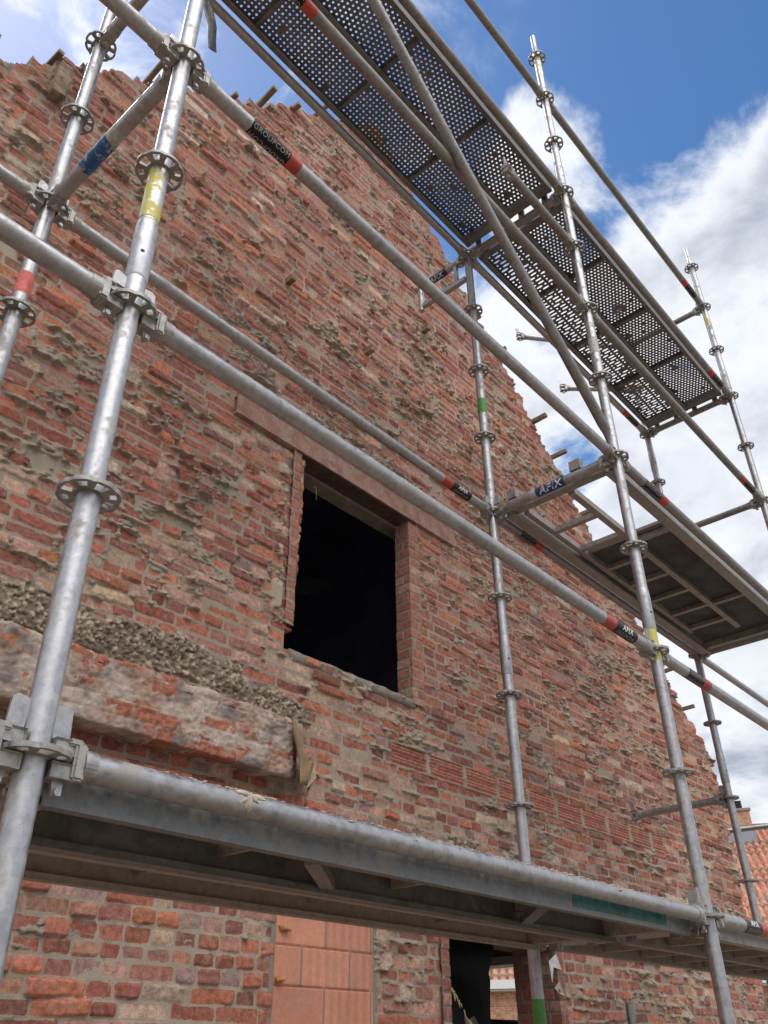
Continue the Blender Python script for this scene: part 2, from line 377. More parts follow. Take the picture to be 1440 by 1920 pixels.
def grid_mesh(name, P, keep, cb, cm, md, skirt=None):
    """P: (n,m,3) points; keep: bool faces; skirt: vector that boundary edges are pulled along"""
    n, m = P.shape[:2]; idx = np.arange(n*m).reshape(n, m)
    q = np.stack([idx[:-1, :-1], idx[:-1, 1:], idx[1:, 1:], idx[1:, :-1]], -1)[keep]
    q = q.reshape(-1, 4); v = P.reshape(-1, 3)
    if skirt is not None:
        e = np.concatenate([q[:, [0, 1]], q[:, [1, 2]], q[:, [2, 3]], q[:, [3, 0]]])
        N_ = n*m; k1 = e[:, 0].astype(np.int64)*N_+e[:, 1]; k2 = e[:, 1].astype(np.int64)*N_+e[:, 0]
        be = e[~np.isin(k1, k2)]
        bv = np.unique(be); mp = np.full(N_, -1, np.int64); mp[bv] = N_+np.arange(len(bv))
        nv = v[bv].copy(); sk = np.array(skirt)
        for i in range(3):
            if not np.isnan(sk[i]): nv[:, i] = sk[i]
        v = np.concatenate([v, nv]); q = np.concatenate([q, np.stack([be[:, 1], be[:, 0], mp[be[:, 0]], mp[be[:, 1]]], -1)])
        ext = lambda a: np.concatenate([a.reshape(N_, -1), a.reshape(N_, -1)[bv]])
        cb, cm, md = ext(cb), ext(cm), ext(md)
    used = np.zeros(len(v), bool); used[q.ravel()] = True
    rm = np.cumsum(used)-1; q = rm[q]; v = v[used]
    cb = cb.reshape(-1, 3)[used]; cm = cm.reshape(-1, 3)[used]; md = md.ravel()[used]
    me = bpy.data.meshes.new(name); me.vertices.add(len(v)); me.vertices.foreach_set('co', v.astype(np.float32).ravel())
    me.loops.add(q.size); me.loops.foreach_set('vertex_index', q.astype(np.int32).ravel())
    me.polygons.add(len(q)); me.polygons.foreach_set('loop_start', (np.arange(len(q))*4).astype(np.int32))
    me.polygons.foreach_set('loop_total', np.full(len(q), 4, np.int32)); me.polygons.foreach_set('use_smooth', np.ones(len(q), bool))
    me.update(calc_edges=True)
    for nme, a in (('brick_col', cb), ('mortar_col', cm)):
        at = me.attributes.new(nme, 'FLOAT_COLOR', 'POINT'); at.data.foreach_set('color', np.concatenate([a, np.ones((len(a), 1))], 1).astype(np.float32).ravel())
    at = me.attributes.new('md', 'FLOAT', 'POINT'); at.data.foreach_set('value', md.astype(np.float32))
    return me
# ------------------------------------------------------------------ the ground
YW = 1.62; ZG = -2.03
g = MB(); g.add([(-300, -300, ZG), (300, -300, ZG), (300, 300, ZG), (-300, 300, ZG)], [(0, 1, 2, 3)])
gm = Mat('trodden_earth'); _a = gm.noise(.6, 8, .6); _b = gm.noise(8, 8, .7)
gm.set('Base Color', gm.mix(gm.ramp(_a, .35, .65), (.20, .165, .12), gm.mix(gm.ramp(_b, .3, .7), (.16, .13, .10), (.32, .28, .22)))).set('Roughness', .95).bump(_b, .6, .03)
tag(link('ground', g.mesh('ground'), gm.m), kind='structure')
# ------------------------------------------------------------------ gable wall
def axis_steps(segs):                                   # (start, end, step) runs
    out = [segs[0][0]]
    for a, b, s0, s1 in segs:
        x = a
        while x < b-1e-6:
            s = s0+(s1-s0)*(x-a)/(b-a); x += s; out.append(min(x, b))
    return np.array(out)
gx = axis_steps([(-2.06, -.5, .03, .03), (-.5, .1, .02, .008), (.1, 2.4, .0055, .006), (2.4, 7.45, .006, .011)])
gz = axis_steps([(-2.03, -.5, .04, .03), (-.5, 2.0, .0055, .006), (2.0, 6.62, .006, .0105)])
X, Z = np.meshgrid(gx, gz)
pale = .9*bump2(X, Z, 1.5, 1.25, 1.1, .5)+.8*bump2(X, Z, 2.6, .6, 1.2, .5)+.5*bump2(X, Z, 5.2, .9, 2.0, .7)+.35*bump2(X, Z, 6.5, .3, 1, .8)+.25*(Z < .3)
pale = np.clip(pale+.5*(fb(X, Z, 1.1, 3, 77)-.5), 0, 1)
smear = -.036+.13*bump2(X, Z, 3.6, 3.4, 1.5, 1.3)+.24*bump2(X, Z, 5.8, .0, 1.7, .75)+.07*bump2(X, Z, 3.9, .35, .8, .35)+.05*bump2(X, Z, 1.2, 2.0, .9, .5)+.05*bump2(X, Z, 5.5, 2.6, 1.3, .8)+.05*bump2(X, Z, .7, 3.8, .6, .5)
smear = smear-.10*((Z < .25) & (X < 2))
squeeze = 1.0-.55*ss(-Z, -.35, -.15)*(X < 2.1)+.7*((Z < .16) & (X > 2.6) & (X < 3.2))+.25*bump2(X, Z, 1.2, 1.9, .9, .6)
h, md, cb, cm, XC, ZC, row = masonry(X, Z, 3, course=.059, pale=pale, smear=smear, squeeze=squeeze, rough=1.35)
# crumbly earth packed over the ledge, over the lintel and low in the middle
def worley(x, z, s, seed):
    x = x*s; z = z*s; xi = np.floor(x).astype(int); zi = np.floor(z).astype(int); best = np.full(x.shape, 9.); idn = np.zeros(x.shape)
    for a in (-1, 0, 1):
        for b in (-1, 0, 1):
            cx, cz = xi+a, zi+b; jx_ = _T[(cx+seed*13) & 511, cz & 511]; jz_ = _T[cx & 511, (cz+seed*29) & 511]
            d = np.hypot(x-cx-jx_, z-cz-jz_); m_ = d < best; best = np.where(m_, d, best); idn = np.where(m_, _T[(cx*3+7) & 511, (cz*5+seed) & 511], idn)
    return best, idn
def rubble(x, z, rx, rz, amp):
    global h, md, cm
    e = bump2(X, Z, x, z, rx, rz)+.35*(fb(X, Z, 9, 4, 91)-.5)
    m_ = ss(e+.25*(fb(X, Z, 30, 3, 90)-.5), .40, .66); w1 = np.zeros(X.shape); w2 = np.zeros(X.shape); id1 = np.zeros(X.shape); id2 = np.zeros(X.shape); k_ = e > .3
    xx_ = X[k_]+.004*fb(X[k_], Z[k_], 60, 2, 5); zz_ = Z[k_]+.004*fb(X[k_], Z[k_], 60, 2, 6)
    w1[k_], id1[k_] = worley(xx_, zz_*1.2, 40, 3); w2[k_], id2[k_] = worley(xx_, zz_, 85, 5)
    hr = amp*m_+.030*(fb(X, Z, 9, 4, 92)-.5)+.010*(id1-.35)*(1-np.clip(w1, 0, 1)**2)+.010*(id2)*(1-np.clip(w2, 0, 1)**2)-.012*ss(w1, .55, .85)-.006*ss(w2, .6, .9)+.014*(fb(X, Z, 110, 3, 98)-.5)
    better = (m_ > .12)
    nh = np.where(better, np.maximum(h, hr*m_+h*(1-m_)), h)
    md = np.where(better & (m_ > .4), .02, md); h = nh
    c = np.array([.25, .195, .145])[None, None]*(.55+.3*id1+.5*id2)[..., None]
    c = np.where(((id2 > .86) | (id1 > .93))[..., None], np.array([.46, .37, .28])[None, None], c)
    cm = cm*(1-m_[..., None])+c*m_[..., None]
rubble(.55, 1.05, .75, .13, .016); rubble(1.30, 1.06, .60, .13, .018); rubble(1.90, 1.00, .30, .09, .012)
rubble(2.75, 2.76, .85, .11, .050); rubble(2.15, 2.80, .3, .09, .045)
rubble(3.85, .48, .62, .14, .045); rubble(3.3, .55, .3, .09, .03)
# band of ribbed hollow blocks
bx = X-2.735; bu = np.mod(bx, .335); bz0, bz1 = .905, 1.02
rib_on = 1
inb = (X > 2.735) & (X < 5.95) & (Z > bz0) & (Z < bz1) & (bu < .30)
inj = (X > 2.735) & (X < 5.95) & (Z > bz0-.006) & (Z < bz1+.006) & ~inb
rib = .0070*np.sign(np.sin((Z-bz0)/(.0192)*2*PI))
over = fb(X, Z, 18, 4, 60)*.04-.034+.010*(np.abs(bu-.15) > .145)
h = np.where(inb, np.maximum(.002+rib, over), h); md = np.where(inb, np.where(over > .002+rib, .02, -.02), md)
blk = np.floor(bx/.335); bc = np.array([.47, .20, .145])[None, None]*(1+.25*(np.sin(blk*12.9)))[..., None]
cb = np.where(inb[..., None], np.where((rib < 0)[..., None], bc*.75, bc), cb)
h = np.where(inj, .008+.02*fb(X, Z, 25, 3, 61)-.01, h); md = np.where(inj, .02, md)
# outline: gable, window and doorway, cut brick by brick
AX, AZ = 2.67, 6.52
gab = AZ-np.where(XC < AX, .94*(AX-XC), .995*(XC-AX))
gab2 = AZ-np.where(X < AX, .94*(AX-X), .995*(X-AX))
rj = _T[(row*7) & 511, (np.floor(XC*31).astype(int)) & 511]
keepv = ((ZC < gab-.02+.11*(rj-.5)) & (Z+.08*(fb(X, Z, 14, 3, 73)-.5) < gab2+.04)) | (Z+.16*(fb(X, Z, 7, 4, 70)-.5) < gab2-.055)
redge = 7.38+.05*(rj-.5)+.02*(fb(X, Z, 14, 3, 71)-.5)
keepv &= X < redge
lw = 1.945+.010*(fb(X*0, Z, 9, 3, 72)-.5)+np.clip((Z-1.30)/1.2, 0, 1)*.045-.035*((Z > 1.42) & (Z < 1.50))*1.+.008*(vn(X*0, row*1.7, 3, 6)-.5)+.045*(Z > 1.40)
WZ0, WZ1 = 1.305, 2.52
jcut = (X > 4.10) & (X < 4.225) & (Z < .14)
win = (X > lw) & (X < 3.025) & (Z > WZ0+.008*(fb(X, Z, 10, 2, 5)-.5)) & (Z < WZ1)
door = (X > 3.165+.012*(fb(X*0, Z, 14, 2, 9)-.5)) & (X < 4.18) & (Z < .14)
infill = (X > 1.99) & (X < 2.60) & (Z < .15)
keepv &= ~(win | door | infill)
keep = keepv[:-1, :-1] & keepv[1:, :-1] & keepv[1:, 1:] & keepv[:-1, 1:]
lump = .038*ss(fb(X, Z*.8, 17, 4, 56), .44, .60)*np.exp(-((X-1.872)/.032)**2)*(Z > 1.42)*(Z < 2.5)
md = np.where(lump > np.maximum(h, .006), .02, md); cm = np.where((lump > np.maximum(h, .006))[..., None], np.array([.40, .34, .27])[None, None], cm); h = np.maximum(h, lump)
h = np.where((Z > .585) & (Z < .665) & (X < 2.0), np.minimum(h, 0)-.035, h)
h = np.where((np.abs(X-lw) < .05) & (Z > 1.28) & (Z < 2.55), np.minimum(h, .006+.012*fb(X, Z, 30, 3, 55)), h)
# swell of the wall and rough top edge
edge = np.clip((Z-(gab2-.16))/.16, 0, 1)
Y = YW-h-.030*(fb(X, Z, .9, 3, 99)-.5)-.022*edge*fb(X, Z, 9, 3, 98)
P = np.stack([X, Y, Z], -1)
sag = np.clip(h, 0, .05)*(md > 0)
P[..., 2] -= .38*sag
P[..., 0] += .006*(fb(X, Z, 20, 2, 96)-.5)
wallT = empty('gable_wall', (2.67, 1.75, ZG), 'tall rough red brick gable wall with mortar squeezed from its joints, full of scaffold in front', 'wall')
wme = grid_mesh('brickwork', P, keep, cb, cm, md, skirt=(np.nan, YW+.16, np.nan))
link('brickwork', wme, MAS, wallT)
# right-hand reveal of the window with its neat brick corner
ry = np.arange(-.105, .119, .004); rz = np.arange(WZ0-.02, WZ1+.01, .004)
A, B = np.meshgrid(ry, rz)
h2, md2, cb2, cm2, *_ = masonry(A, B, 12, course=.0615, joint=.012, xs=-.105, xe=.3, zs=1.2, ze=2.8, neat=True, mortar=(.30, .25, .20))
cb2 = cb2*.5+np.array([.40, .19, .14])*.5
XJ = 2.935
P2 = np.zeros(A.shape+(3,)); front = A < 0
wob = .006*(fb(A, B, 9, 3, 4)-.5)
P2[..., 0] = np.where(front, XJ-A, XJ-h2-wob); P2[..., 1] = np.where(front, YW-.016-h2-wob, YW-.016+A); P2[..., 2] = B
k2 = np.ones((A.shape[0]-1, A.shape[1]-1), bool)
me2 = grid_mesh('window_jamb', P2[:, ::-1], k2, cb2[:, ::-1], cm2[:, ::-1], md2[:, ::-1], None)
jo = link('window_jamb', me2, MAS2, wallT)
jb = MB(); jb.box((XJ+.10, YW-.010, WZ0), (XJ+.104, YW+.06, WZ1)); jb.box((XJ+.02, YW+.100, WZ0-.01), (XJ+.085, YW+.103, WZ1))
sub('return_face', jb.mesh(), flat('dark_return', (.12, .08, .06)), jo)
# lintel, its inner concrete beam, sill
RUSTM = Mat('red_primed_beam'); _p = RUSTM.node('ShaderNodeNewGeometry').outputs['Position']
_a = RUSTM.noise(14, 8, .65, _p); _b = RUSTM.noise(90, 5, .6, _p)
RUSTM.set('Base Color', RUSTM.mix(RUSTM.ramp(_a, .35, .65), (.27, .135, .105), RUSTM.mix(RUSTM.ramp(_b, .3, .7), (.34, .175, .135), (.40, .27, .21)))).set('Roughness', .85).bump(RUSTM.math('ADD', _a, _b), .9, .006)
_c = RUSTM.noise(7, 9, .7, _p, .6); RUSTM.l.new(RUSTM.mix(RUSTM.ramp(_c, .52, .60, 0, .8), RUSTM.b.inputs['Base Color'].links[0].from_socket, (.33, .27, .20)), RUSTM.b.inputs['Base Color'])
CONC = Mat('rough_concrete'); _p = CONC.node('ShaderNodeNewGeometry').outputs['Position']
_a = CONC.noise(10, 8, .65, _p); _b = CONC.noise(90, 6, .65, _p)
CONC.set('Base Color', CONC.mix(CONC.ramp(_a, .35, .65), (.17, .145, .115), CONC.mix(CONC.ramp(_b, .3, .7), (.21, .18, .14), (.30, .26, .21)))).set('Roughness', .92).bump(CONC.math('ADD', _a, CONC.math('MULTIPLY', _b, .5)), .8, .008)
CONC = CONC.m
lb = MB()
lb.box((1.49, YW-.035, WZ1-.005), (3.41, YW+.09, WZ1+.012)); lb.box((1.49, YW-.035, WZ1+.012), (3.41, YW-.022, WZ1+.122)); lb.box((1.49, YW-.022, WZ1+.112), (3.41, YW+.02, WZ1+.122))
lo = link('lintel', lb.mesh(), RUSTM.m, wallT)
fl = MB(); fl.box((1.95, YW-.03, WZ1-.012), (3.0, YW+.085, WZ1-.006)); sub('shuttering_board', fl.mesh(), DTIMB, lo)
ib = MB(); ib.box((1.85, YW+.09, WZ1-.03), (3.1, YW+.19, WZ1+.12)); link('inner_lintel', ib.mesh(), CONC, wallT)
def rough_box(a, b, step, amp, seed, taper=None):
    """a box whose skin is subdivided and roughened"""
    bm = bmesh.new(); bmesh.ops.create_cube(bm, size=1)
    for v in bm.verts: v.co = Vector([a[i]+(v.co[i]+.5)*(b[i]-a[i]) for i in range(3)])
    for _ in range(9):
        es = [e for e in bm.edges if e.calc_length() > step]
        if not es: break
        bmesh.ops.subdivide_edges(bm, edges=es, cuts=1, use_grid_fill=True)
    bmesh.ops.triangulate(bm, faces=[f for f in bm.faces if len(f.verts) > 4])
    from mathutils import noise as mn
    for v in bm.verts:
        n = Vector([(mn.fractal(v.co*14+Vector((seed+i*7, 3, 1)), 1., 2., 4)) for i in range(3)]); v.co += n*amp
    me = bpy.data.meshes.new('rough'); bm.to_mesh(me); bm.free()
    me.polygons.foreach_set('use_smooth', [True]*len(me.polygons)); return me
link('sill', rough_box((1.98, YW-.012, WZ0-.05), (2.96, YW+.25, WZ0+.004), .03, .006, 3), CONC, wallT)
# plastered ledge under the window: stands out of the wall, right end rounded off
lx = np.arange(-1.2, 2.075, .0065); prof = np.array([(0.02, .965), (-.05, .955), (-.088, .945), (-.098, .932), (-.102, .85), (-.102, .77), (-.102, .672), (-.098, .658), (-.085, .655), (-.03, .660), (.04, .668)])
sl_ = np.concatenate([[0], np.cumsum(np.hypot(*np.diff(prof, axis=0).T))]); s_ = np.arange(0, sl_[-1], .0065)
A, S = np.meshgrid(lx, s_); py_ = np.interp(S, sl_, prof[:, 0]); pz_ = np.interp(S, sl_, prof[:, 1])
endf = np.sqrt(np.clip((2.06-A)/.12, 0, 1)); endf = np.where(A > 1.94, endf, 1.)
nz = fb(A, S+3, 11, 5, 41, .6)-.5; nz2 = fb(A, S+3, 60, 4, 42, .6)-.5
low = ss(S, .42, .47)
gr_ = ((np.mod(pz_+.004*fb(A, S, 9, 2, 50), .064) < .009) | (np.mod(A+np.floor(pz_/.064)*.11, .21) < .009))*ss(fb(A, S, 4, 3, 51), .40, .55)
disp = nz*.014+nz2*.018-.005*gr_+.006*ss(fb(A, S, 12, 4, 52), .50, .54)+low*(fb(A, S, 30, 4, 43)-.5)*.045
LY = YW+.02+(py_-.02-disp)*endf; LZ = .79+(pz_-.80)*(.72+.22*endf)*(1+.0*A)+low*.045*(fb(A, S*0, 9, 4, 44)-.5)+(S < .16)*.03*(fb(A, S*0, 8, 4, 49)-.5)
red = ss(fb(A*.8, pz_*1.8, 7.0, 4, 45)+(fb(A, S, 34, 4, 46)-.5)*.5+.25*(_T[(np.floor(pz_/.064)*5).astype(int) & 511, (np.floor((A+np.floor(pz_/.064)*.11)/.21)*3).astype(int) & 511]-.5), .55, .58)
rowl = np.floor(pz_/.064); bxx = np.mod(A+rowl*.11, .21)
bj = (np.mod(pz_, .064) < .010) | (bxx < .010)
top = ss(S, .10, .05)
mdl = np.where((red > .5) & ~bj & (top < .3), -.004-.01*(red-.5), .02-.018*red*(~bj))
cbl = np.array([.42, .17, .11])[None, None]*(.75+.5*fb(A, S, 12, 3, 47))[..., None]
g1 = np.array([.24, .20, .18]); g2 = np.array([.46, .37, .31]); g3 = np.array([.25, .19, .125])
g4 = np.array([.36, .23, .17])
cml = g1+(g2-g1)*ss(fb(A, S, 7, 5, 48, .65), .42, .62)[..., None]; pk = ss(fb(A, S*1.6, 6, 4, 58), .52, .62)[..., None]; cml = cml*(1-.7*pk)+g4*.7*pk; cml = cml*(.75+.5*fb(A, S, 50, 3, 59))[..., None]
cml = cml*(1-top[..., None])+g3*top[..., None]
lme = grid_mesh('plastered_ledge', np.stack([A, LY, LZ], -1)[::-1], np.ones((A.shape[0]-1, A.shape[1]-1), bool), cbl[::-1], cml[::-1], mdl[::-1])
link('plastered_ledge', lme, MAS, wallT)
# a straight course of clean bricks just below the ledge is part of the brickwork; infill blocks in the old opening
bxs = np.arange(1.97, 2.62, .005); bzs = np.arange(-2.02, .17, .005)
A, B = np.meshgrid(bxs, bzs); rowb = np.floor((.150-B)/.149).astype(int)
offs = np.where(rowb % 2 == 0, .297, .155); ub = A-1.99-offs; q = np.mod(ub, .297)
jx = (q < .010) & (np.abs(A-2.3) < .29); jz = np.mod(.150-B, .149) < .004
sd = (A < 1.995) | (A > 2.598)
bid = np.floor(ub/.297)+rowb*7
strp = (np.mod(bid*5, 3) >= 1) & (rowb % 2 == 1) | ((np.mod(bid, 2) == 0) & (rowb % 2 == 0) & (np.floor(ub/.297) >= 0))
st = strp & (np.sin(q*2*PI/.052+bid) > .1)
hb2 = .004+.0015*(fb(A, B, 30, 3, 7)-.5)-.0010*st-.012*(jz & ~jx)
hm2 = np.where(jx | sd, .001+.006*(fb(A, B, 25, 4, 8)-.5)+.010*sd, -.02)
cbb = np.array([.58, .265, .175])[None, None]*(.92+.25*(fb(A, B, 6, 4, 17)-.3))[..., None]*np.where(st, .88, 1.)[..., None]*(1+.10*np.sin(bid*4.7))[..., None]
cbb = cbb*(1-.25*ss(fb(A, B, 9, 4, 19), .55, .7)[..., None])+np.array([.40, .26, .19])*.25*ss(fb(A, B, 9, 4, 19), .55, .7)[..., None]
mm = hm2-hb2; hm2 = np.where(jx, .0065+.003*(fb(A, B, 40, 3, 8)-.5), hm2); mm = hm2-hb2; hh_ = np.maximum(hb2, hm2)
cmm = np.broadcast_to(np.array([.24, .205, .17]), A.shape+(3,)).copy()
bme = grid_mesh('block_infill', np.stack([A, YW+.004-hh_, B], -1), np.ones((A.shape[0]-1, A.shape[1]-1), bool), cbb, cmm, np.where(mm > 0, .02, -.02), skirt=(np.nan, YW+.2, np.nan))
link('block_infill', bme, MAS3, wallT)
fo = flat('dried_foam', (.55, .28, .10), .8)
for k, (a_, b_) in enumerate([(2.02, .05), (2.0, -.14), (2.53, -.31), (2.6, -.33)]):
    link('foam_crumb', rough_box((a_, YW-.022, b_), (a_+.05, YW-.002, b_+.02), .012, .012, k+5), fo, wallT)
A, B = np.meshgrid(np.arange(-.062, .12, .004), np.arange(1.43, WZ1+.005, .004))
h4, md4, cb4, cm4, *_ = masonry(A, B, 19, course=.0615, joint=.012, xs=-.062, xe=.3, zs=1.2, ze=2.8, neat=True, mortar=(.34, .28, .22))
wb = .008*(fb(A*0, B, 12, 3, 14)-.5); cb4 = cb4*.5+np.array([.36, .17, .125])*.5; fr4 = A < 0
P5 = np.zeros(A.shape+(3,)); P5[..., 0] = np.where(fr4, 1.988+A+wb, 1.988+h4+wb); P5[..., 1] = np.where(fr4, YW-.022-h4+wb, YW-.022+A); P5[..., 2] = B
link('window_jamb', grid_mesh('window_jamb', P5, np.ones((A.shape[0]-1, A.shape[1]-1), bool), cb4, cm4, md4), MAS2, wallT)
# door jambs
A, B = np.meshgrid(np.arange(-.07, .30, .004), np.arange(-2.02, .15, .004))
h3, md3, cb3, cm3, *_ = masonry(A, B, 15, course=.0615, joint=.012, xs=-.07, xe=.4, zs=-2.1, ze=.4, neat=True, mortar=(.20, .17, .14))
P3 = np.zeros(A.shape+(3,)); fr = A < 0; cb3 = cb3*.6+np.array([.2, .08, .06])*.3
P3[..., 0] = np.where(fr, 4.165-A, 4.165-h3); P3[..., 1] = np.where(fr, YW-.020-h3, YW-.02+A); P3[..., 2] = B
link('door_jamb', grid_mesh('door_jamb', P3[:, ::-1], np.ones((A.shape[0]-1, A.shape[1]-1), bool), cb3[:, ::-1], cm3[:, ::-1], md3[:, ::-1]), MAS2, wallT)
P3 = np.zeros(A.shape+(3,)); P3[..., 0] = np.where(fr, 3.165+A, 3.165+h3); P3[..., 1] = np.where(fr, YW-.014-h3, YW-.014+A); P3[..., 2] = B
link('door_jamb', grid_mesh('door_jamb', P3, np.ones((A.shape[0]-1, A.shape[1]-1), bool), cb3, cm3, md3), MAS2, wallT)
dl = MB(); dl.box((3.0, YW-.012, .135), (4.35, YW+.3, .22)); link('door_lintel', dl.mesh(), CONC, wallT)
# batten ends along both slopes, timber stubs in the face
def bar(P, Q, w_, t_, mb=None, taper=1.):
    mb = mb or MB(); m = axisM(P, Q); Ln = (Vector(Q)-Vector(P)).length
    vs = [m @ Vector((sx*w_/2*k, sy_*t_/2*k, z)) for z, k in ((0, 1), (Ln, taper)) for sx, sy_ in ((-1, -1), (1, -1), (1, 1), (-1, 1))]
    mb.add(vs, [(3, 2, 1, 0), (4, 5, 6, 7), (0, 1, 5, 4), (1, 2, 6, 5), (2, 3, 7, 6), (3, 0, 4, 7)]); return mb
random.seed(4)
for i, (x, z) in enumerate([(-.19, 3.84), (.07, 4.10), (.62, 4.63), (1.16, 5.10), (1.45, 5.37), (1.70, 5.60), (1.98, 5.90), (4.31, 4.94), (4.77, 4.42), (5.03, 4.17), (5.49, 3.78), (5.80, 3.50), (6.2, 3.05), (6.75, 2.62), (6.98, 2.32)]):
    l = .06+.13*random.random(); s = .028+.010*random.random()
    dz = random.uniform(-.02, .02); dx = random.uniform(-.03, .03)
    link('batten', bar((x, YW+.25, z+.005), (x+dx, YW-l+.02, z+.005+dz), s, s*1.1, taper=.93).mesh(), TIMBER, wallT)
for x, z in [(1.80, 3.80), (2.55, 3.72), (3.21, 4.42)]:
    link('timber_stub', bar((x, YW+.05, z), (x-.01, YW-.075, z-.01), .045, .036).mesh(), TIMBER, wallT)
link('broken_rafter_end', rough_box((.10, YW-.07, 3.78), (.17, YW+.02, 4.03), .03, .012, 8), TIMBER, wallT)
# sides, floor slabs, roof planes of the shell behind the wall
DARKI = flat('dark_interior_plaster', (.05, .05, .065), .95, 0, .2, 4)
sb = MB(); sb.box((7.08, YW+.165, ZG), (7.36, 3.2, 1.75)); sb.box((7.08, 3.2, .435), (7.36, 7.5, 1.75)); sb.box((7.08, 7.5, ZG), (7.36, 9.0, 1.75)); sb.box((-2.0, YW+.165, ZG), (-1.75, 9.0, 1.95)); 
sb.box((-1.75, 8.75, .75), (7.08, 9.0, 1.75)); sb.box((-1.75, 8.75, ZG), (2.6, 9.0, .75))
link('side_walls', sb.mesh(), flat('side_brick', (.24, .10, .07), .9), wallT)
rf = MB()
for sgn, k in ((-1, .94), (1, .995)):
    ex = AX+sgn*(4.72 if sgn > 0 else 4.74); ez = AZ-.16-k*abs(ex-AX); az_ = AZ-.16
    vs = [(AX, YW+.155, az_), (ex, YW+.155, ez), (ex, 9.2, ez), (AX, 9.2, az_)]; vs += [(x, y, z-.06) for x, y, z in vs]
    rf.add(vs, [(0, 1, 2, 3), (7, 6, 5, 4), (0, 4, 5, 1), (1, 5, 6, 2), (2, 6, 7, 3)])
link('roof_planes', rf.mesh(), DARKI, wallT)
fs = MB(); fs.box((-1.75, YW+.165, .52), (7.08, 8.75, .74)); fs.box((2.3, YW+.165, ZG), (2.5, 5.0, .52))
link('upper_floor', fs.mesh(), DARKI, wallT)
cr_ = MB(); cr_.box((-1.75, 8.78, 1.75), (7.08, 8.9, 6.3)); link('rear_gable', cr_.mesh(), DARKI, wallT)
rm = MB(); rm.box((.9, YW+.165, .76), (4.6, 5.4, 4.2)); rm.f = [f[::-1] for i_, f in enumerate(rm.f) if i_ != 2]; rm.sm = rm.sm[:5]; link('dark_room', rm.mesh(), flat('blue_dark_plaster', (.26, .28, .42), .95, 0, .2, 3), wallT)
bt = bar((1.2, 3.4, 1.9), (4.4, 3.8, 3.4), .14, .08); link('roof_strut', bt.mesh(), flat('faint_timber', (.35, .33, .33), .9), wallT)
# loose wires and straws stuck in the mortar
def wire(pts, r, mb=None):
    mb = mb or MB()
    for a, b in zip(pts, pts[1:]):
        a, b = Vector(a), Vector(b); mb.lathe([(r, 0), (r, (b-a).length)], axisM(a, b), 5, False)
    return mb
wm = flat('pale_wire', (.40, .34, .26), .7)
for i, (x, z) in enumerate([(1.15, .56), (1.42, .58), (3.3, 1.42), (1.33, 1.62), (2.9, .18), (4.4, 1.35), (2.1, 2.35), (1.1, -.05), (3.6, 2.3), (6.9, 1.5), (2.25, 2.62)]):
    p = Vector((x, YW-.01, z)); pts = [p]; d = Vector((random.uniform(-1, 1), -.9, random.uniform(-1, .6))).normalized()
    for k in range(6):
        p = p+d*.018; d = (d+Vector((random.uniform(-.4, .4), random.uniform(-.1, .3), -.25))).normalized(); pts.append(p.copy())
    link('loose_wire', wire(pts, .0011).mesh(), wm, wallT)
# folded scrap of a paper bag wedged under the rounded end of the ledge
KRAFT = flat('kraft_paper', (.36, .25, .15), .85, 0, .15, 20)
pb = bmesh.new(); nu, nv_ = 14, 10; gv = []
for j in range(nv_+1):
    for i in range(nu+1):
        u = i/nu; v = j/nv_
        gv.append(pb.verts.new((1.955+.15*u-.05*v+.02*math.sin(v*5), YW-.155+.10*u*u+.012*math.sin(u*9+v*4), .62+.27*v+.03*u*math.sin(v*7))))
for j in range(nv_):
    for i in range(nu): k = j*(nu+1)+i; pb.faces.new((gv[k], gv[k+1], gv[k+nu+2], gv[k+nu+1]))
pm = bpy.data.meshes.new('paper'); pb.to_mesh(pm); pb.free(); pm.polygons.foreach_set('use_smooth', [True]*len(pm.polygons))
pr = empty('paper_bag_scrap', (2.0, YW-.12, .75), 'crumpled kraft paper bag scrap with printed letters at the rounded end of the plastered ledge', 'paper bag')
po = link('paper', pm, KRAFT, pr); sm_ = po.modifiers.new('s', 'SOLIDIFY'); sm_.thickness = .0015
pb2 = MB(); pb2.add([(1.99, YW-.165, .60), (2.075, YW-.135, .67), (2.10, YW-.085, .77), (2.045, YW-.15, .72)], [(0, 1, 2, 3)])
fd = link('fold', pb2.mesh(), flat('pale_kraft', (.46, .34, .22), .85), pr); sm_ = fd.modifiers.new('s', 'SOLIDIFY'); sm_.thickness = .002
# ------------------------------------------------------------------ lettering
_tc = {}
def text_mesh(s, size, font_shear=0., bold=0.):
    cu = bpy.data.curves.new('t', 'FONT'); cu.body = s; cu.size = size; cu.shear = font_shear; cu.align_x = 'CENTER'; cu.align_y = 'CENTER'
    cu.offset = bold; cu.space_character = 1.12; cu.resolution_u = 3
    o = bpy.data.objects.new('t', cu); col.objects.link(o); bpy.context.view_layer.update()
    me = bpy.data.meshes.new_from_object(o.evaluated_get(bpy.context.evaluated_depsgraph_get()))
    bpy.data.objects.remove(o); return me
def wrap_text(s, size, M_, a0, phi, r, flip=1, shear=0., bold=0.):
    """letters bent round the tube with axis frame M_, centred at distance a0 and angle phi"""
    me = text_mesh(s, size, shear, bold)
    bm = bmesh.new(); bm.from_mesh(me); bmesh.ops.triangulate(bm, faces=bm.faces[:])
    bmesh.ops.subdivide_edges(bm, edges=[e for e in bm.edges if e.calc_length() > .006], cuts=2)
    for v in bm.verts:
        t = phi+(-1 if phi > 0 else 1)*flip*v.co.y/r; z = a0+flip*v.co.x*wrap_text.sg
        v.co = M_ @ Vector((r*math.cos(t), r*math.sin(t), z))
    bm.normal_update(); bm.to_mesh(me); bm.free(); return me
wrap_text.sg = 1
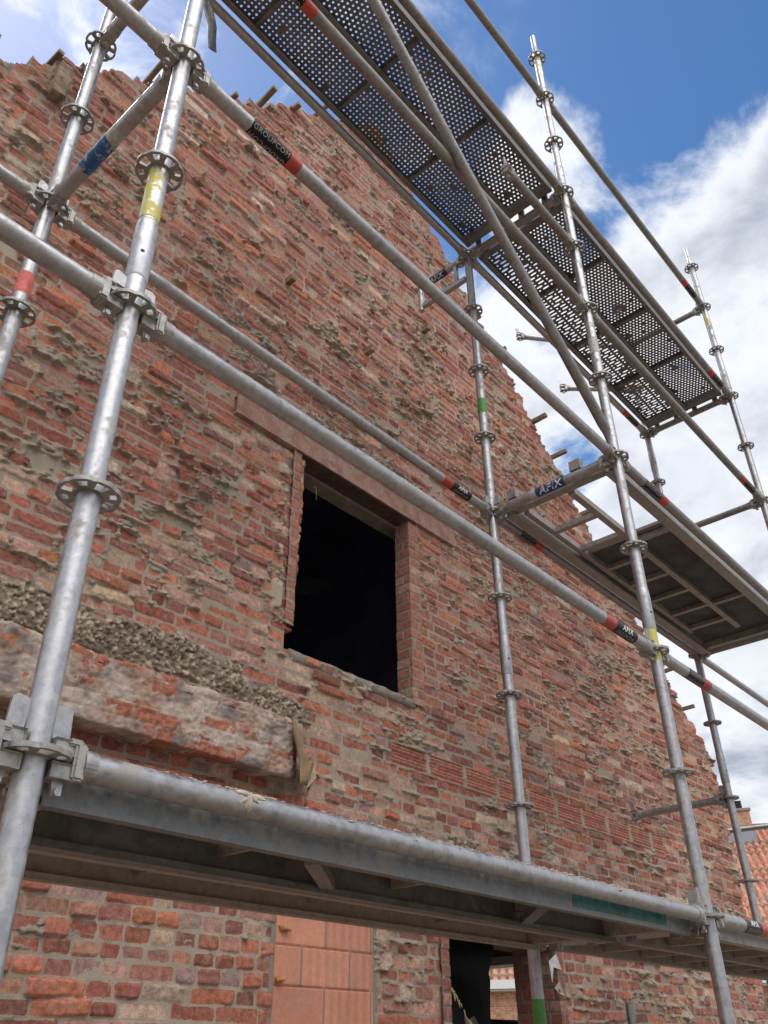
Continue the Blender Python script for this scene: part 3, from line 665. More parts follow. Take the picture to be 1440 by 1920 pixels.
# RAN on the paper scrap
tm = text_mesh('RAN', .045)
for v in tm.vertices:
    x_, y_ = v.co.x, v.co.y
    u = .55+y_/.15; vv = .55-x_/.27
    v.co = (1.955+.15*u-.05*vv+.02*math.sin(vv*5)-.001, YW-.155+.10*u*u+.012*math.sin(u*9+vv*4)-.003, .62+.27*vv+.03*u*math.sin(vv*7))
sub('lettering', tm, flat('brown_print', (.12, .07, .04)), po)
# ------------------------------------------------------------------ scaffold pieces
TR = .02415
def rosette_mesh():
    vs = []; n = 72; rad = [.0243, .0320, .0385, .0455, .0530, .0610]
    for k, r in enumerate(rad):
        for i in range(n):
            a = 2*PI*i/n; rr = r
            if k == 5: rr = r-.0030*(max(0, math.cos(8*a+PI))**2)
            vs.append((rr*math.cos(a), rr*math.sin(a)))
    fs = []
    for k in range(5):
        for i in range(n):
            j = (i+1) % n; a = math.degrees(2*PI*(i+.5)/n) % 90
            big = min(a, 90-a) < 16; small = abs(a-45) < (11 if k in (2,) else 9)
            if 1 <= k <= 3 and big: continue
            if k in (2, 3) and small: continue
            fs.append((k*n+i, k*n+j, (k+1)*n+j, (k+1)*n+i)[::1])
    fs = [tuple(f) for f in fs]
    mb = MB(); mb.plate(vs, [f[::-1] for f in fs][0:0] or fs, -.0045, .0045)
    mb.lathe([(.0262, -.007), (.0262, .007)], None, 24, True)
    return mb.mesh('rosette')
ROS = rosette_mesh()
def soft_box(bm, a, b, bev=.002, inset=None):
    t = bmesh.new(); bmesh.ops.create_cube(t, size=1)
    for v in t.verts: v.co = Vector([a[i]+(v.co[i]+.5)*(b[i]-a[i]) for i in range(3)])
    t.normal_update()
    if inset:
        fs = [f for f in t.faces if abs(f.normal.y) > .9]
        bmesh.ops.inset_individual(t, faces=fs, thickness=inset, depth=-inset*1.1)
    else: bmesh.ops.bevel(t, geom=t.edges[:], offset=bev, segments=2, affect='EDGES')
    me = bpy.data.meshes.new('x'); t.to_mesh(me); t.free(); bm.from_mesh(me); bpy.data.meshes.remove(me)
def head_mesh():
    bm = bmesh.new()
    soft_box(bm, (.0255, -.020, .0065), (.072, .020, .032), inset=.0045)
    soft_box(bm, (.0255, -.020, -.032), (.072, .020, -.0065), inset=.0045)
    soft_box(bm, (.062, -.0235, -.030), (.084, .0235, .030), .004)
    soft_box(bm, (.050, -.021, .024), (.076, .021, .036), .003)
    bmesh.ops.create_cone(bm, cap_ends=True, segments=24, radius1=.0275, radius2=.0262, depth=.026, matrix=Matrix.Translation((.094, 0, 0)) @ Matrix.Rotation(PI/2, 4, 'Y'))
    me = bpy.data.meshes.new('wedge_head'); bm.to_mesh(me); bm.free(); return me
HEAD = head_mesh()
def wedge_mesh():
    mb = MB(); m = Matrix.Translation((.047, 0, 0)) @ Matrix.Rotation(math.radians(-7), 4, 'Y')
    vs = [(-.010, -.055), (.006, -.055), (.013, .02), (.017, .082), (.010, .090), (-.016, .088), (-.017, .02)]
    V = [m @ Vector((x, s, z)) for s in (-.0035, .0035) for x, z in vs]; n = len(vs)
    mb.add(V, [tuple(range(n)), tuple(range(n, 2*n))[::-1]]+[(i, i+n, (i+1) % n+n, (i+1) % n) for i in range(n)])
    mb.lathe([(.0062, -.009), (.0062, .009)], m @ Matrix.Translation((-.003, 0, -.050)) @ Matrix.Rotation(PI/2, 4, 'X'), 10)
    return mb.mesh('wedge')
WEDGE = wedge_mesh()
def put_head(parent, P, d, mat=None):             # P: standard axis at rosette, d: horizontal direction away from it
    d = Vector(d).normalized(); m = Matrix((d, Vector((0, 0, 1)).cross(d), Vector((0, 0, 1)))).transposed().to_4x4(); m.translation = Vector(P)
    h_ = link('wedge_head', HEAD, mat or CAST, parent, m)
    sub('wedge', WEDGE, GALV, h_, m)
    return h_
L1, L2, WD = 2.55495, 2.5217, .72407
X1, X2 = L1, L1+L2
def standard(x, y, z0, z1, ks, label, mat, sleeves=(), spigot=None, bands=()):
    t = empty('scaffold_standard', (x, y, z0), label, 'scaffold standard', 'upright scaffold standards')
    mb = MB(); mb.lathe([(TR, z0), (TR, z1)], Matrix.Translation((x, y, 0)), 32); link('tube', mb.mesh(), mat, t)
    for k in ks: link('rosette', ROS, ROSM, t, Matrix.Translation((x, y, k*.5)) @ Matrix.Rotation(0, 4, 'Z'))
    for zs_ in sleeves:
        s = MB(); s.lathe([(.0246, zs_-.006), (.0268, zs_), (.0268, zs_+.17), (.0246, zs_+.19)], Matrix.Translation((x, y, 0)), 32); so_ = link('joint_sleeve', s.mesh(), mat, t)
        hb_ = MB()
        for a in (-2.0, 1.1): hb_.lathe([(.0052, 0), (.0052, .0006)], Matrix.Translation((x, y, zs_+.07)) @ Matrix.Rotation(a, 4, 'Z') @ Matrix.Translation((.0266, 0, 0)) @ Matrix.Rotation(PI/2, 4, 'Y'), 12)
        sub('pin_hole', hb_.mesh(), BLACKT, so_)
    if spigot:
        s = MB(); s.lathe([(.0235, z1-.01), (.0235, z1+.01), (.019, z1+.02), (.019, spigot-.01), (.0165, spigot)], Matrix.Translation((x, y, 0)), 24); link('spigot', s.mesh(), mat, t)
    for a, b, bm_, nm in bands:
        s = MB(); s.lathe([(TR+.0007, a), (TR+.0007, b)], Matrix.Translation((x, y, 0)), 32, False); link(nm, s.mesh(), bm_, t)
    return t
standard(0, 0, ZG, 5.3, range(-3, 11), 'brightest thick galvanised upright standing nearest at the left with yellow paint flecks', GALVB, (1.10, 4.10), None, [(1.30, 1.49, YEL, 'paint_band'), (1.10, 1.292, YEL2, 'paint_band')])
standard(X1, 0, ZG, 5.56, range(-3, 12), 'grey upright crossing the middle ledgers with yellow painted collar and exposed top spigot', GALV, (1.10, 4.07), 5.79, [(.955, 1.095, YEL2, 'paint_band'), (2.67, 2.78, WHITEB, 'paint_band'), (5.25, 5.5, YEL, 'paint_band')])
standard(X2, 0, ZG, 5.56, range(-3, 12), 'far right outer upright against cloud with exposed spigot', GALV, (1.10, 4.07), 5.76, [(4.80, 4.88, YEL, 'paint_band')])
standard(0, WD, ZG, 5.3, range(-3, 11), 'left inner upright close to the wall with coral red paint band', GALV, (1.72,), None, [(1.57, 1.66, PINKT, 'paint_band')])
bb = standard(X1, WD, ZG, 4.0, range(-3, 9), 'slim upright in front of the brick wall right of the window with green tape', GALV, (1.10,), 4.045, [(2.67, 2.775, GREEN, 'tape_band'), (-.36, -.22, GREEN, 'tape_band')])
standard(X2, WD, ZG, 5.56, range(-3, 12), 'right inner upright in front of the tiled roof', GALV, (1.10, 3.62), 5.76)
t = empty('scaffold_standard', (4.21, 1.2, ZG), 'short open-topped upright tube standing before the wall at bottom right', 'scaffold standard', 'upright scaffold standards')
mb = MB(); mb.lathe([(.0215, ZG), (.0215, -.165)], Matrix.Translation((4.21, 1.2, 0)), 24); link('tube', mb.mesh(), GALVD, t)
mb = MB(); mb.lathe([(.017, -.1645), (.017, -.164)], Matrix.Translation((4.21, 1.2, 0)), 24); link('open_top', mb.mesh(), BLACKT, t)

def sleeve(t, M_, a, b, mat, nm, r=TR):
    s = MB(); s.lathe([(r+.0006, a), (r+.0006, b)], M_, 32, False); return link(nm, s.mesh(), mat, t)
def ledger(P, Q, label, mat=GALV, heads=(1, 1), sticker=None, name='scaffold_ledger', group='horizontal scaffold ledgers', spot=None):
    P, Q = Vector(P), Vector(Q); d = (Q-P).normalized(); Ln = (Q-P).length
    t = empty(name, P, label, name.replace('_', ' '), group)
    M_ = axisM(P, Q); a0 = .085 if heads[0] else 0; a1 = Ln-(.085 if heads[1] else 0)
    mb = MB(); mb.lathe([(TR, a0), (TR, a1)], M_, 32); link('tube', mb.mesh(), mat, t)
    if heads[0]: put_head(t, P, d)
    if heads[1]: put_head(t, Q, -d)
    if sticker: sticker(t, M_, Ln)
    return t
def phi_of(M_, a):                                # angle round the tube that faces the viewer's side of the street
    c = M_ @ Vector((0, 0, a)); v = M_.to_3x3().transposed() @ (CAM-c); return math.atan2(v.y, v.x)
def st_group(near, r1=.83, r2=.86, r3=.925, afix=False, dphi=0.):
    """red band and black printed band; near=True means at the start of the tube"""
    def f(t, M_, Ln):
        A_ = (r1, r2, r3)
        if near: A_ = tuple(1-x for x in A_)
        lo_, hi_ = sorted((A_[1]*Ln, A_[2]*Ln)); rlo, rhi = sorted((A_[0]*Ln, A_[1]*Ln))
        sleeve(t, M_, rlo, rhi, REDT, 'red_band'); s = sleeve(t, M_, lo_, hi_, BLACKT, 'printed_label')
        c = (lo_+hi_)/2; ph = phi_of(M_, c)+dphi; up = -1 if ph > 0 else 1; wrap_text.sg = -1 if M_.to_3x3().col[2].dot(R_) < 0 else 1
        k = (hi_-lo_)/.20
        if afix:
            sub('lettering', wrap_text('AFIX', .042*k, M_, c, ph+up*.62, TR+.0014, 1, .25, .0007), WHITET, s)
            sub('lettering', wrap_text('GROUPCOM', .026*k, M_, c, ph-up*.45, TR+.0014), GREYT, s)
        else:
            sub('lettering', wrap_text('GROUPCOM', .031*k, M_, c, ph+up*.45, TR+.0014), GREYT, s)
            sub('lettering', wrap_text('GROUPCOM', .031*k, M_, c, ph-up*.75, TR+.0014, -1), GREYT, s)
    return f
def st_blue(a, b, wa, wb, mat, text=True, tmat=None, k=1.):
    def f(t, M_, Ln):
        sleeve(t, M_, min(wa, wb)*Ln, max(wa, wb)*Ln, WHITEB, 'white_band')
        s = sleeve(t, M_, a*Ln, b*Ln, mat, 'blue_label'); c = (a+b)/2*Ln; ph = phi_of(M_, c)
        wrap_text.sg = -1 if M_.to_3x3().col[2].dot(R_) < 0 else 1
        if text:
            fl_ = wrap_text.sg
            sub('lettering', wrap_text('AFIX', .056*k, M_, c, ph+.12, TR+.0014, 1, .25, .0009), WHITET, s)
    return f
o = lambda k, b: ((X1*b if b < 2 else X2, 0, k/2), (X1*(b+1) if b < 1 else (X2 if b == 1 else 0), 0, k/2))
def OUT(k, b, **kw): return ledger(((-L1, 0, k/2), (0, 0, k/2), (X1, 0, k/2))[b+1], ((0, 0, k/2), (X1, 0, k/2), (X2, 0, k/2))[b+1], **kw)
def INN(k, b, **kw): return ledger(((-L1, WD, k/2), (0, WD, k/2), (X1, WD, k/2), (X2, WD, k/2))[b+1], ((0, WD, k/2), (X1, WD, k/2), (X2, WD, k/2), (X2+L1, WD, k/2))[b+1], **kw)
OUT(0, -1, label='stub of ledger entering from the left at the lowest rosette of the near bright upright')
OUT(2, -1, label='ledger running off the left edge from the second ledger joint of the near upright')
OUT(4, -1, label='ledger running off the top left from the upper joint of the near upright')
OUT(0, 0, label='lowest nearest horizontal ledger with mortar crust lying over the steel deck', mat=GALV)
OUT(2, 0, label='long outer ledger passing across the window opening with red and black bands', mat=GALV, sticker=st_group(False, afix=True))
OUT(4, 0, label='outer ledger with large black printed label and red band high in front of the bricks', mat=GALV, sticker=st_group(True, .822, .841, .902))
OUT(6, 0, label='ledger with red band at its top under the perforated deck', mat=GALVD, sticker=st_group(True, .812, .836, .9))
OUT(8, 0, label='ledger just outside the near half of the perforated deck against blue sky', mat=GALVD)
OUT(10, 0, label='topmost ledger crossing clear blue sky at the upper right', mat=GALVD)
OUT(0, 1, label='lowest ledger leaving the picture at the right with worn sticker', sticker=st_group(True, .795, .82, .88, afix=True))
OUT(2, 1, label='ledger from the yellow collar to the right edge with black and red bands', sticker=st_group(True, .795, .824, .886))
OUT(4, 1, label='outer ledger beside the half-boarded deck with black and red bands', mat=GALVD, sticker=st_group(True, .795, .824, .893))
OUT(6, 1, label='ledger passing below the far perforated deck to the right edge', mat=GALVD, sticker=st_group(False))
OUT(8, 1, label='ledger along the outside of the far perforated deck', mat=GALVD, sticker=st_group(False))
OUT(10, 1, label='topmost far ledger crossing the clouds with red and black bands', mat=GALVD, sticker=st_group(False))
INN(4, -1, label='inner ledger running off the left edge close to the wall')
INN(4, 0, label='thinner inner ledger above the window lintel with red and black bands', mat=GALV, sticker=st_group(False, .832, .86, .918, afix=True))
INN(8, 0, label='inner ledger along the wall side of the near perforated deck', mat=GALV)
INN(8, 1, label='inner ledger along the wall side of the far perforated deck', mat=GALV, sticker=st_group(False))
INN(4, 1, label='inner ledger beneath the half-boarded deck with black and red bands', mat=GALVD, sticker=st_group(True, .812, .841, .899))
INN(4, 2, label='inner ledger running off the right edge beyond the last inner upright', mat=GALV)
INN(0, 1, label='pale inner ledger under the lowest right deck', mat=GALVB)
def TRN(x, k, label, **kw): return ledger((x, 0, k/2), (x, WD, k/2), label, name='scaffold_transom', group='short scaffold transoms between the two rows', **kw)
TRN(0, 4, 'short transom with scratched blue label joining the two left uprights', sticker=st_blue(.488, .699, .418, .488, BLUEW, False), mat=GALV)
TRN(0, 6, 'transom at the top left corner between the two left uprights', mat=GALV)
TRN(0, 8, 'transom carrying the near end of the perforated deck above the frame')
TRN(0, 0, 'transom carrying the left end of the lowest steel deck')
TRN(X1, 0, 'transom between the lowest steel decks at the middle upright', mat=GALVD)
TRN(X1, 4, 'transom with clear blue and white label at the end of the half-boarded deck', sticker=st_blue(.384, .612, .612, .66, BLUET), mat=GALV)
TRN(X1, 8, 'transom between the two perforated decks', mat=GALVD)
TRN(X2, 4, 'transom under the far end of the half-boarded deck', mat=GALVD)
TRN(X2, 6, 'transom behind the half-boarded deck at the right edge', mat=GALVD)
TRN(X2, 8, 'transom under the far end of the perforated deck', mat=GALVD)
TRN(X2, 10, 'topmost transom between the right uprights against cloud', mat=GALVD)
def free(P, d, ln, label, mat=GALV):
    P = Vector(P); d = Vector(d).normalized(); Q = P+d*ln
    t = ledger(P, Q, label, heads=(1, 1), name='scaffold_tube', group='short tubes hung free at one end', mat=mat)
    return t
free((X2, WD, 1.0), (0, 1, 0), .72, 'short tube pointing at the wall above the ribbed block band')
free((X2, WD, 4.5), (-1, 1.05, 0), .70, 'pale short tube with free clamp end in the sky, lower of two', GALVB)
free((X2, WD, 5.0), (-.79, .66, 0), 1.06, 'pale short tube with upright wedge at its free end, upper of two', GALVB)
free((X1, 0, 3.5), (-1, 0, 0), .73, 'short tube with free head hanging below the perforated deck at the middle upright', GALVD)
# mortar crust on the lowest ledger
MOR = flat('dry_mortar', (.50, .43, .34), .9, 0, .15, 60)
random.seed(21); cv = [(.435, 0.)]; n_ = 40
for ring, k_ in ((0, .35), (1, .7), (2, 1.)):
    for i in range(n_):
        a_ = 2*PI*i/n_; rr = .020+.010*math.sin(3*a_+1)+.008*math.sin(7*a_)+.005*math.sin(13*a_+2); cv.append((.435+1.25*rr*k_*math.cos(a_), .95*rr*k_*math.sin(a_)))
hq = [.0045]+[.004]*n_+[.0032]*n_+[.0004]*n_
sv_ = [(x, -math.cos(.55+y/TR)*(TR+h_+random.uniform(0, .0012)), math.sin(.55+y/TR)*(TR+h_)) for (x, y), h_ in zip(cv, hq)]
sf_ = [(0, 1+i, 1+(i+1) % n_) for i in range(n_)]+[(1+r_*n_+i, 1+(r_+1)*n_+i, 1+(r_+1)*n_+(i+1) % n_, 1+r_*n_+(i+1) % n_) for r_ in range(2) for i in range(n_)]
q = MB(); q.add(sv_, sf_, True); crust = q.mesh()
c_ = link('mortar_splash', crust, MOR); tag(c_, 'pale star-shaped mortar splash stuck on the lowest ledger', 'mortar splash')
random.seed(11)
cb_ = MB()
for i in range(420):
    x = .25+2.2*random.random(); a = random.gauss(0, .42); s = .0015+.0035*random.random()
    P_ = Vector((x, math.sin(a)*-TR, math.cos(a)*TR)); m = Matrix.Translation(P_) @ Matrix.Rotation(random.random()*6, 4, 'Z') @ Matrix.Diagonal((s*random.uniform(1, 2.6), s, s*.6, 1))
    cb_.lathe([(.3, -1), (1, -.2), (.8, .5), (.2, .95)], m, 6)
c_ = link('mortar_crumbs', cb_.mesh(), MOR); tag(c_, 'dried mortar crumbs along the top of the lowest ledger', 'mortar crumbs', kind='stuff')
# diagonal brace with flattened ends
def brace(P, Q, label, mat=GALVD):
    P, Q = Vector(P), Vector(Q); t = empty('diagonal_brace', P, label, 'diagonal brace', 'diagonal braces'); M_ = axisM(P, Q); Ln = (Q-P).length
    mb = MB(); n = 24; vs = []
    st_ = [(0, .004, .026, .03), (.05, .004, .026, .02), (.12, .020, .0245, .0), (.16, TR, TR, 0), (Ln-.16, TR, TR, 0), (Ln-.12, .020, .0245, 0), (Ln-.05, .004, .026, .02), (Ln, .004, .026, .03)]
    nrm = Vector((0, 1, 0)); ax = (Q-P).normalized(); n2 = ax.cross(nrm).normalized()
    for z, ra, rb, off in st_:
        for i in range(n):
            a = 2*PI*i/n; vs.append(P+ax*z+nrm*(ra*math.cos(a)+off)+n2*rb*math.sin(a))
    fs_ = [(k*n+i, k*n+(i+1) % n, (k+1)*n+(i+1) % n, (k+1)*n+i) for k in range(len(st_)-1) for i in range(n)]
    mb.add(vs, fs_, True); mb.add(vs[:n], [tuple(range(n))[::-1]]); mb.add(vs[-n:], [tuple(range(n))])
    link('tube', mb.mesh(), mat, t)
    return t
br = brace((.20, -.048, 4.01), (2.515, -.034, 1.985), 'long diagonal brace crossing below the perforated deck down to the middle upright')
b2 = brace((.50, WD, 3.70), (.30, WD, 4.25), 'dangling flat-ended brace hanging in the sky beside the near upright', GALV)
# console bracket on the slim upright
cb0 = empty('console_bracket', (X1, WD, 4.0), 'small console bracket with navy label reaching from the slim upright to the wall', 'console bracket')
M_ = axisM((X1, WD, 4.0), (X1, 1.10, 4.0)); mb = MB(); mb.lathe([(TR, .08), (TR, .40)], M_, 24); link('tube', mb.mesh(), GALV, cb0)
put_head(cb0, (X1, WD, 4.0), (0, 1, 0))
s = sleeve(cb0, M_, .17, .34, NAVY, 'navy_label'); wrap_text.sg = -1 if M_.to_3x3().col[2].dot(R_) < 0 else 1
sub('lettering', wrap_text('AFIX', .045, M_, .255, phi_of(M_, .25), TR+.0014, 1, .25, .0012), WHITET, s)
mb = MB(); mb.box((X1-.015, WD+.03, 3.80), (X1+.015, WD+.38, 3.83)); link('lower_bar', mb.mesh(), GALV, cb0)
mb = MB(); mb.box((X1-.012, WD+.09, 3.83), (X1+.012, WD+.115, 3.98)); link('upright_bar', mb.mesh(), GALV, cb0)
mb = MB(); mb.lathe([(.019, 3.78), (.019, 4.13)], Matrix.Translation((X1, 1.12, 0)), 20); link('spigot', mb.mesh(), GALVB, cb0)
# ------------------------------------------------------------------ decks
def perf(mb, x0, x1, y0, y1, z, kind):
    """perforated sheet from x0..x1, y0..y1"""
    p = .0255; mx_, my = .022, .014
    if kind == 'slot': p = .031
    mx_ = .008
    def hole(cx, cyy, ax, ay, X0_, X1_, Y0_, Y1_):
        kx, ky = cx*9, cyy*9+z
        if math.sin(kx*1.3+2)*math.sin(ky*2.1+kx*.4+1) > .93 and random.random() < .6 or random.random() < .006:
            mb.add([(X0_, Y0_, z), (X1_, Y0_, z), (X1_, Y1_, z), (X0_, Y1_, z)], [(0, 1, 2, 3)]); return
        q0 = random.uniform(.90, 1.04); ax *= q0; ay *= q0
        o8 = [(X0_, Y0_), ((X0_+X1_)/2, Y0_), (X1_, Y0_), (X1_, (Y0_+Y1_)/2), (X1_, Y1_), ((X0_+X1_)/2, Y1_), (X0_, Y1_), (X0_, (Y0_+Y1_)/2)]
        i8 = []
        for q_ in range(8):
            a = math.radians(-135+45*q_); c, s_ = math.cos(a), math.sin(a)
            if ay > ax*1.5: i8.append((cx+ax*c, cyy+(ay-ax)*(1 if s_ > .1 else -1 if s_ < -.1 else 0)+ax*s_))
            else: i8.append((cx+ax*c, cyy+ay*s_))
        vs = [(a_, b_, z) for a_, b_ in o8+i8]
        mb.add(vs, [(q_, (q_+1) % 8, (q_+1) % 8+8, q_+8) for q_ in range(8)])
    nx = int((x1-x0-2*mx_)/p); px_ = (x1-x0-2*mx_)/nx; ny = int((y1-y0-2*my)/p); pyy = (y1-y0-2*my)/ny
    for a, b, c, d in ((x0, x1, y0, y0+my), (x0, x1, y1-my, y1), (x0, x0+mx_, y0+my, y1-my), (x1-mx_, x1, y0+my, y1-my)):
        mb.add([(a, c, z), (b, c, z), (b, d, z), (a, d, z)], [(0, 1, 2, 3)])
    for i in range(nx):
        xa = x0+mx_+i*px_
        if kind == 'slot':
            j = -(i % 3); edge_ = [0]
            while edge_[-1] < ny:
                w_ = 2 if (j % 2 == 0) else 1; j += 1; edge_.append(min(ny, edge_[-1]+w_))
            for q_, (a, b) in enumerate(zip(edge_, edge_[1:])):
                ya, yb = y0+my+a*pyy, y0+my+b*pyy
                hole(xa+px_/2, (ya+yb)/2, .0072, .0072 if b-a == 1 else .0235, xa, xa+px_, ya, yb)
        else:
            for j in range(ny):
                ya = y0+my+j*pyy
                if kind == 'grid': r = .0068 if (i+j) % 2 == 0 else .0050; dx = 0; dy = 0
                else: r = .0064; dx = 0; dy = (.24 if i % 2 else -.24)*pyy
                hole(xa+px_/2+dx, ya+pyy/2+dy, r, r, xa, xa+px_, ya, ya+pyy)
def plank(x0, x1, y0, y1, z, kind, label, mat=DECKM, flm=None, group='perforated steel deck planks', nb=4, fd_=.062):
    t = empty('scaffold_deck', ((x0+x1)/2, (y0+y1)/2, z), label, 'scaffold deck', group)
    zt = z+.070; mb = MB(); seg = (x1-x0)/nb
    for i in range(nb):
        a, b = x0+i*seg+.009, x0+(i+1)*seg-.009
        if kind == 'solid': mb.add([(a, y0, zt), (b, y0, zt), (b, y1, zt), (a, y1, zt)], [(0, 1, 2, 3)])
        else: perf(mb, a, b, y0, y1, zt, kind)
        for e0, e1 in ((a-.009, a), (b, b+.009)): mb.add([(e0, y0, zt), (e1, y0, zt), (e1, y1, zt), (e0, y1, zt)], [(0, 1, 2, 3)])
    link('top_sheet', mb.mesh(), mat, t)
    for s_, ya in ((1, y0), (-1, y1)):
        mb = MB(); mb.box((x0, min(ya, ya+s_*.003), zt-fd_), (x1, max(ya, ya+s_*.003), zt-.001)); mb.box((x0, min(ya+s_*.0035, ya+s_*.026), zt-fd_), (x1, max(ya+s_*.0035, ya+s_*.026), zt-fd_+.004))
        mb.box((x0, min(ya+s_*.022, ya+s_*.026), zt-fd_+.0045), (x1, max(ya+s_*.022, ya+s_*.026), zt-fd_+.016))
        link('side_flange', mb.mesh(), (flm or mat), t)
    for i in range(nb+1):
        xx = x0+i*seg; e = .013 if 0 < i < nb else .05; mb = MB()
        a = min(max(xx-e/2, x0), x1-e); mb.box((a, y0+.004, zt-(.03 if 0 < i < nb else .058)), (a+e, y1-.004, zt-.0015)); link('cross_rib', mb.mesh(), mat if kind != 'solid' else mat, t)
    for s_, xx in ((1, x0), (-1, x1)):
        for yy in (y0+.05, y1-.09):
            mb = MB(); mb.box((min(xx, xx-s_*.035), yy, zt-.03), (max(xx, xx-s_*.035), yy+.04, zt-.002)); mb.box((min(xx-s_*.022, xx-s_*.035), yy, zt-.075), (max(xx-s_*.022, xx-s_*.035), yy+.04, zt-.031))
            link('hook', mb.mesh(), GALVD, t)
    return t
ya0, ya1, yb0, yb1 = .045, .355, .372, .682
plank(.055, 2.50, yb0, yb1, 4.0, 'grid', 'near perforated deck plank with square hole grid on the wall side')
plank(.055, 2.50, ya0, ya1, 4.0, 'stag', 'near perforated deck plank with staggered holes on the open side')
plank(X1+.055, X2-.055, yb0, yb1, 4.0, 'slot', 'far deck plank with slots and round holes on the wall side')
plank(X1+.055, X2-.055, ya0, ya1, 4.0, 'stag', 'far deck plank with staggered holes on the open side')
plank(.055, 2.50, ya0, ya1, -.055, 'solid', 'lowest solid steel deck plank with teal paint patch behind the near ledger', DECKB, DECKL, 'solid steel deck planks', 4, .075)
plank(.055, 2.50, yb0, yb1, -.055, 'solid', 'lowest solid steel deck plank on the wall side, dark brown underneath', DECKB, DECKB, 'solid steel deck planks', 4, .075)
tp = MB(); tp.box((1.72, ya0-.0012, -.045), (2.32, ya0-.0004, -.002))
t_ = [o_ for o_ in bpy.data.objects if o_.get('label', '').startswith('lowest solid steel deck plank with teal')][0]
link('teal_patch', tp.mesh(), TEAL, t_)
for xx in (.95, 1.85):                            # stays pressed under the first plank
    mb = bar((xx-.25, ya0+.03, -.052), (xx+.05, ya1-.03, -.040), .022, .035); link('stay', mb.mesh(), DECKL, t_)
# half-boarded aluminium hatch deck
hd = empty('scaffold_deck', (3.8, .36, 2.03), 'half-boarded aluminium hatch deck whose near end is open frame', 'scaffold deck', 'framed decks')
def rail(a, b, nm='rail', mat=ALU): mb = MB(); mb.box(a, b); return link(nm, mb.mesh(), mat, hd)
xa, xb = X1+.05, X2-.04; zt = 2.055
for y0_, y1_ in ((.045, .085), (.625, .665)):
    rail((xa, y0_, zt-.075), (xb, y1_, zt), 'side_rail')
    mb = MB(); mb.box((xa, y0_-.008, zt-.080), (xb, y1_+.008, zt-.0755)); link('rail_lip', mb.mesh(), ALU, hd)
rail((xa, .0855, zt-.06), (xa+.045, .6245, zt-.005), 'end_rail'); rail((xb-.045, .0855, zt-.06), (xb, .6245, zt-.005), 'end_rail')
rail((2.68, .30, zt-.055), (4.82, .335, zt-.02), 'middle_rail')
rail((2.68, .575, zt-.055), (4.7, .605, zt-.02), 'middle_rail')
for x_ in (2.95, 3.22, 3.52, 3.80, 4.08, 4.36, 4.64): rail((x_, .336, zt-.05), (x_+.03, .574, zt-.022), 'cross_bar')
for x_ in (3.34, 4.38): rail((x_, .086, zt-.05), (x_+.03, .30, zt-.022), 'cross_bar')
rail((3.30, .086, zt-.018), (3.34, .624, zt-.0005), 'cross_bar')
mb = MB(); mb.box((3.345, .088, zt-.018), (xb-.048, .622, zt-.004)); link('plywood_sheet', mb.mesh(), PLY, hd)
mb = MB(); mb.lathe([(.011, 0), (.011, .30), (.008, .301), (.008, .5)], axisM((2.66, .60, zt-.03), (2.66, .10, zt-.03)), 16); link('hinge_rod', mb.mesh(), GALV, hd)
mb = MB(); mb.box((X1-.02, .18, zt-.03), (X1+.02, .24, zt+.025)); link('hook', mb.mesh(), ALU, hd); mb = MB(); mb.box((X1-.02, .56, zt-.03), (X1+.02, .61, zt+.02)); link('hook', mb.mesh(), ALU, hd)
# lowest right deck, aluminium frame with boards
d2 = empty('scaffold_deck', (3.8, .36, .02), 'lowest right framed deck seen edge on beyond the middle upright', 'scaffold deck', 'framed decks')
for y0_, y1_ in ((.045, .085), (.34, .37), (.625, .665)):
    mb = MB(); mb.box((X1+.05, y0_, -.055), (X2-.04, y1_, .03)); link('side_rail', mb.mesh(), ALU, d2)
for i in range(8):
    x_ = X1+.06+i*.33
    mb = MB(); mb.box((x_, .086, -.04), (x_+.035, .339, -.002)); mb.box((x_, .371, -.04), (x_+.035, .624, -.002)); link('cross_bar', mb.mesh(), DECKB, d2)
mb = MB(); mb.box((X1+.05, .086, 0.0), (X2-.04, .339, .012)); mb.box((X1+.05, .371, 0), (X2-.04, .624, .012)); link('board', mb.mesh(), DECKB, d2)
# ------------------------------------------------------------------ things in and behind the doorway
ps = bmesh.new(); nu, nv_ = 16, 20; gv = []
for j in range(nv_+1):
    for i in range(nu+1):
        u = i/nu; v = j/nv_; wdt = .47+.03*v+.02*math.sin(v*9)
        x = 3.20+wdt*u; bot = .13-.20-.22*ss(np.float64(u), .1, .75)-.04*math.sin(u*30)*(.4+.6*u)+.18*max(0, u-.86)/.14
        z = .15+(float(bot)-.15)*v
        gv.append(ps.verts.new((x, YW+.10+.04*math.sin(u*7)*v+.02*math.sin(v*6+u*3), z)))
for j in range(nv_):
    for i in range(nu): k = j*(nu+1)+i; ps.faces.new((gv[k], gv[k+1], gv[k+nu+2], gv[k+nu+1]))
pm = bpy.data.meshes.new('sheet'); ps.to_mesh(pm); ps.free(); pm.polygons.foreach_set('use_smooth', [True]*len(pm.polygons))
pt = empty('plastic_sheet', (3.5, YW+.1, .15), 'torn black plastic sheet hanging in the top of the doorway', 'plastic sheet')
po = link('sheet', pm, flat('black_plastic', (.004, .004, .0045), .85, spec=.08), pt); so_ = po.modifiers.new('s', 'SOLIDIFY'); so_.thickness = .004
fr_ = MB(); random.seed(3)
for i in range(60):
    u = random.random(); bot = .13-.20-.22*float(ss(np.float64(u), .1, .75))
    x = 3.20+.47*u; fr_.add([(x, YW+.11, bot+.01), (x+.012, YW+.11, bot+.01), (x+.004+random.uniform(-.01, .01), YW+.10, bot-.015-.03*random.random())], [(0, 1, 2)])
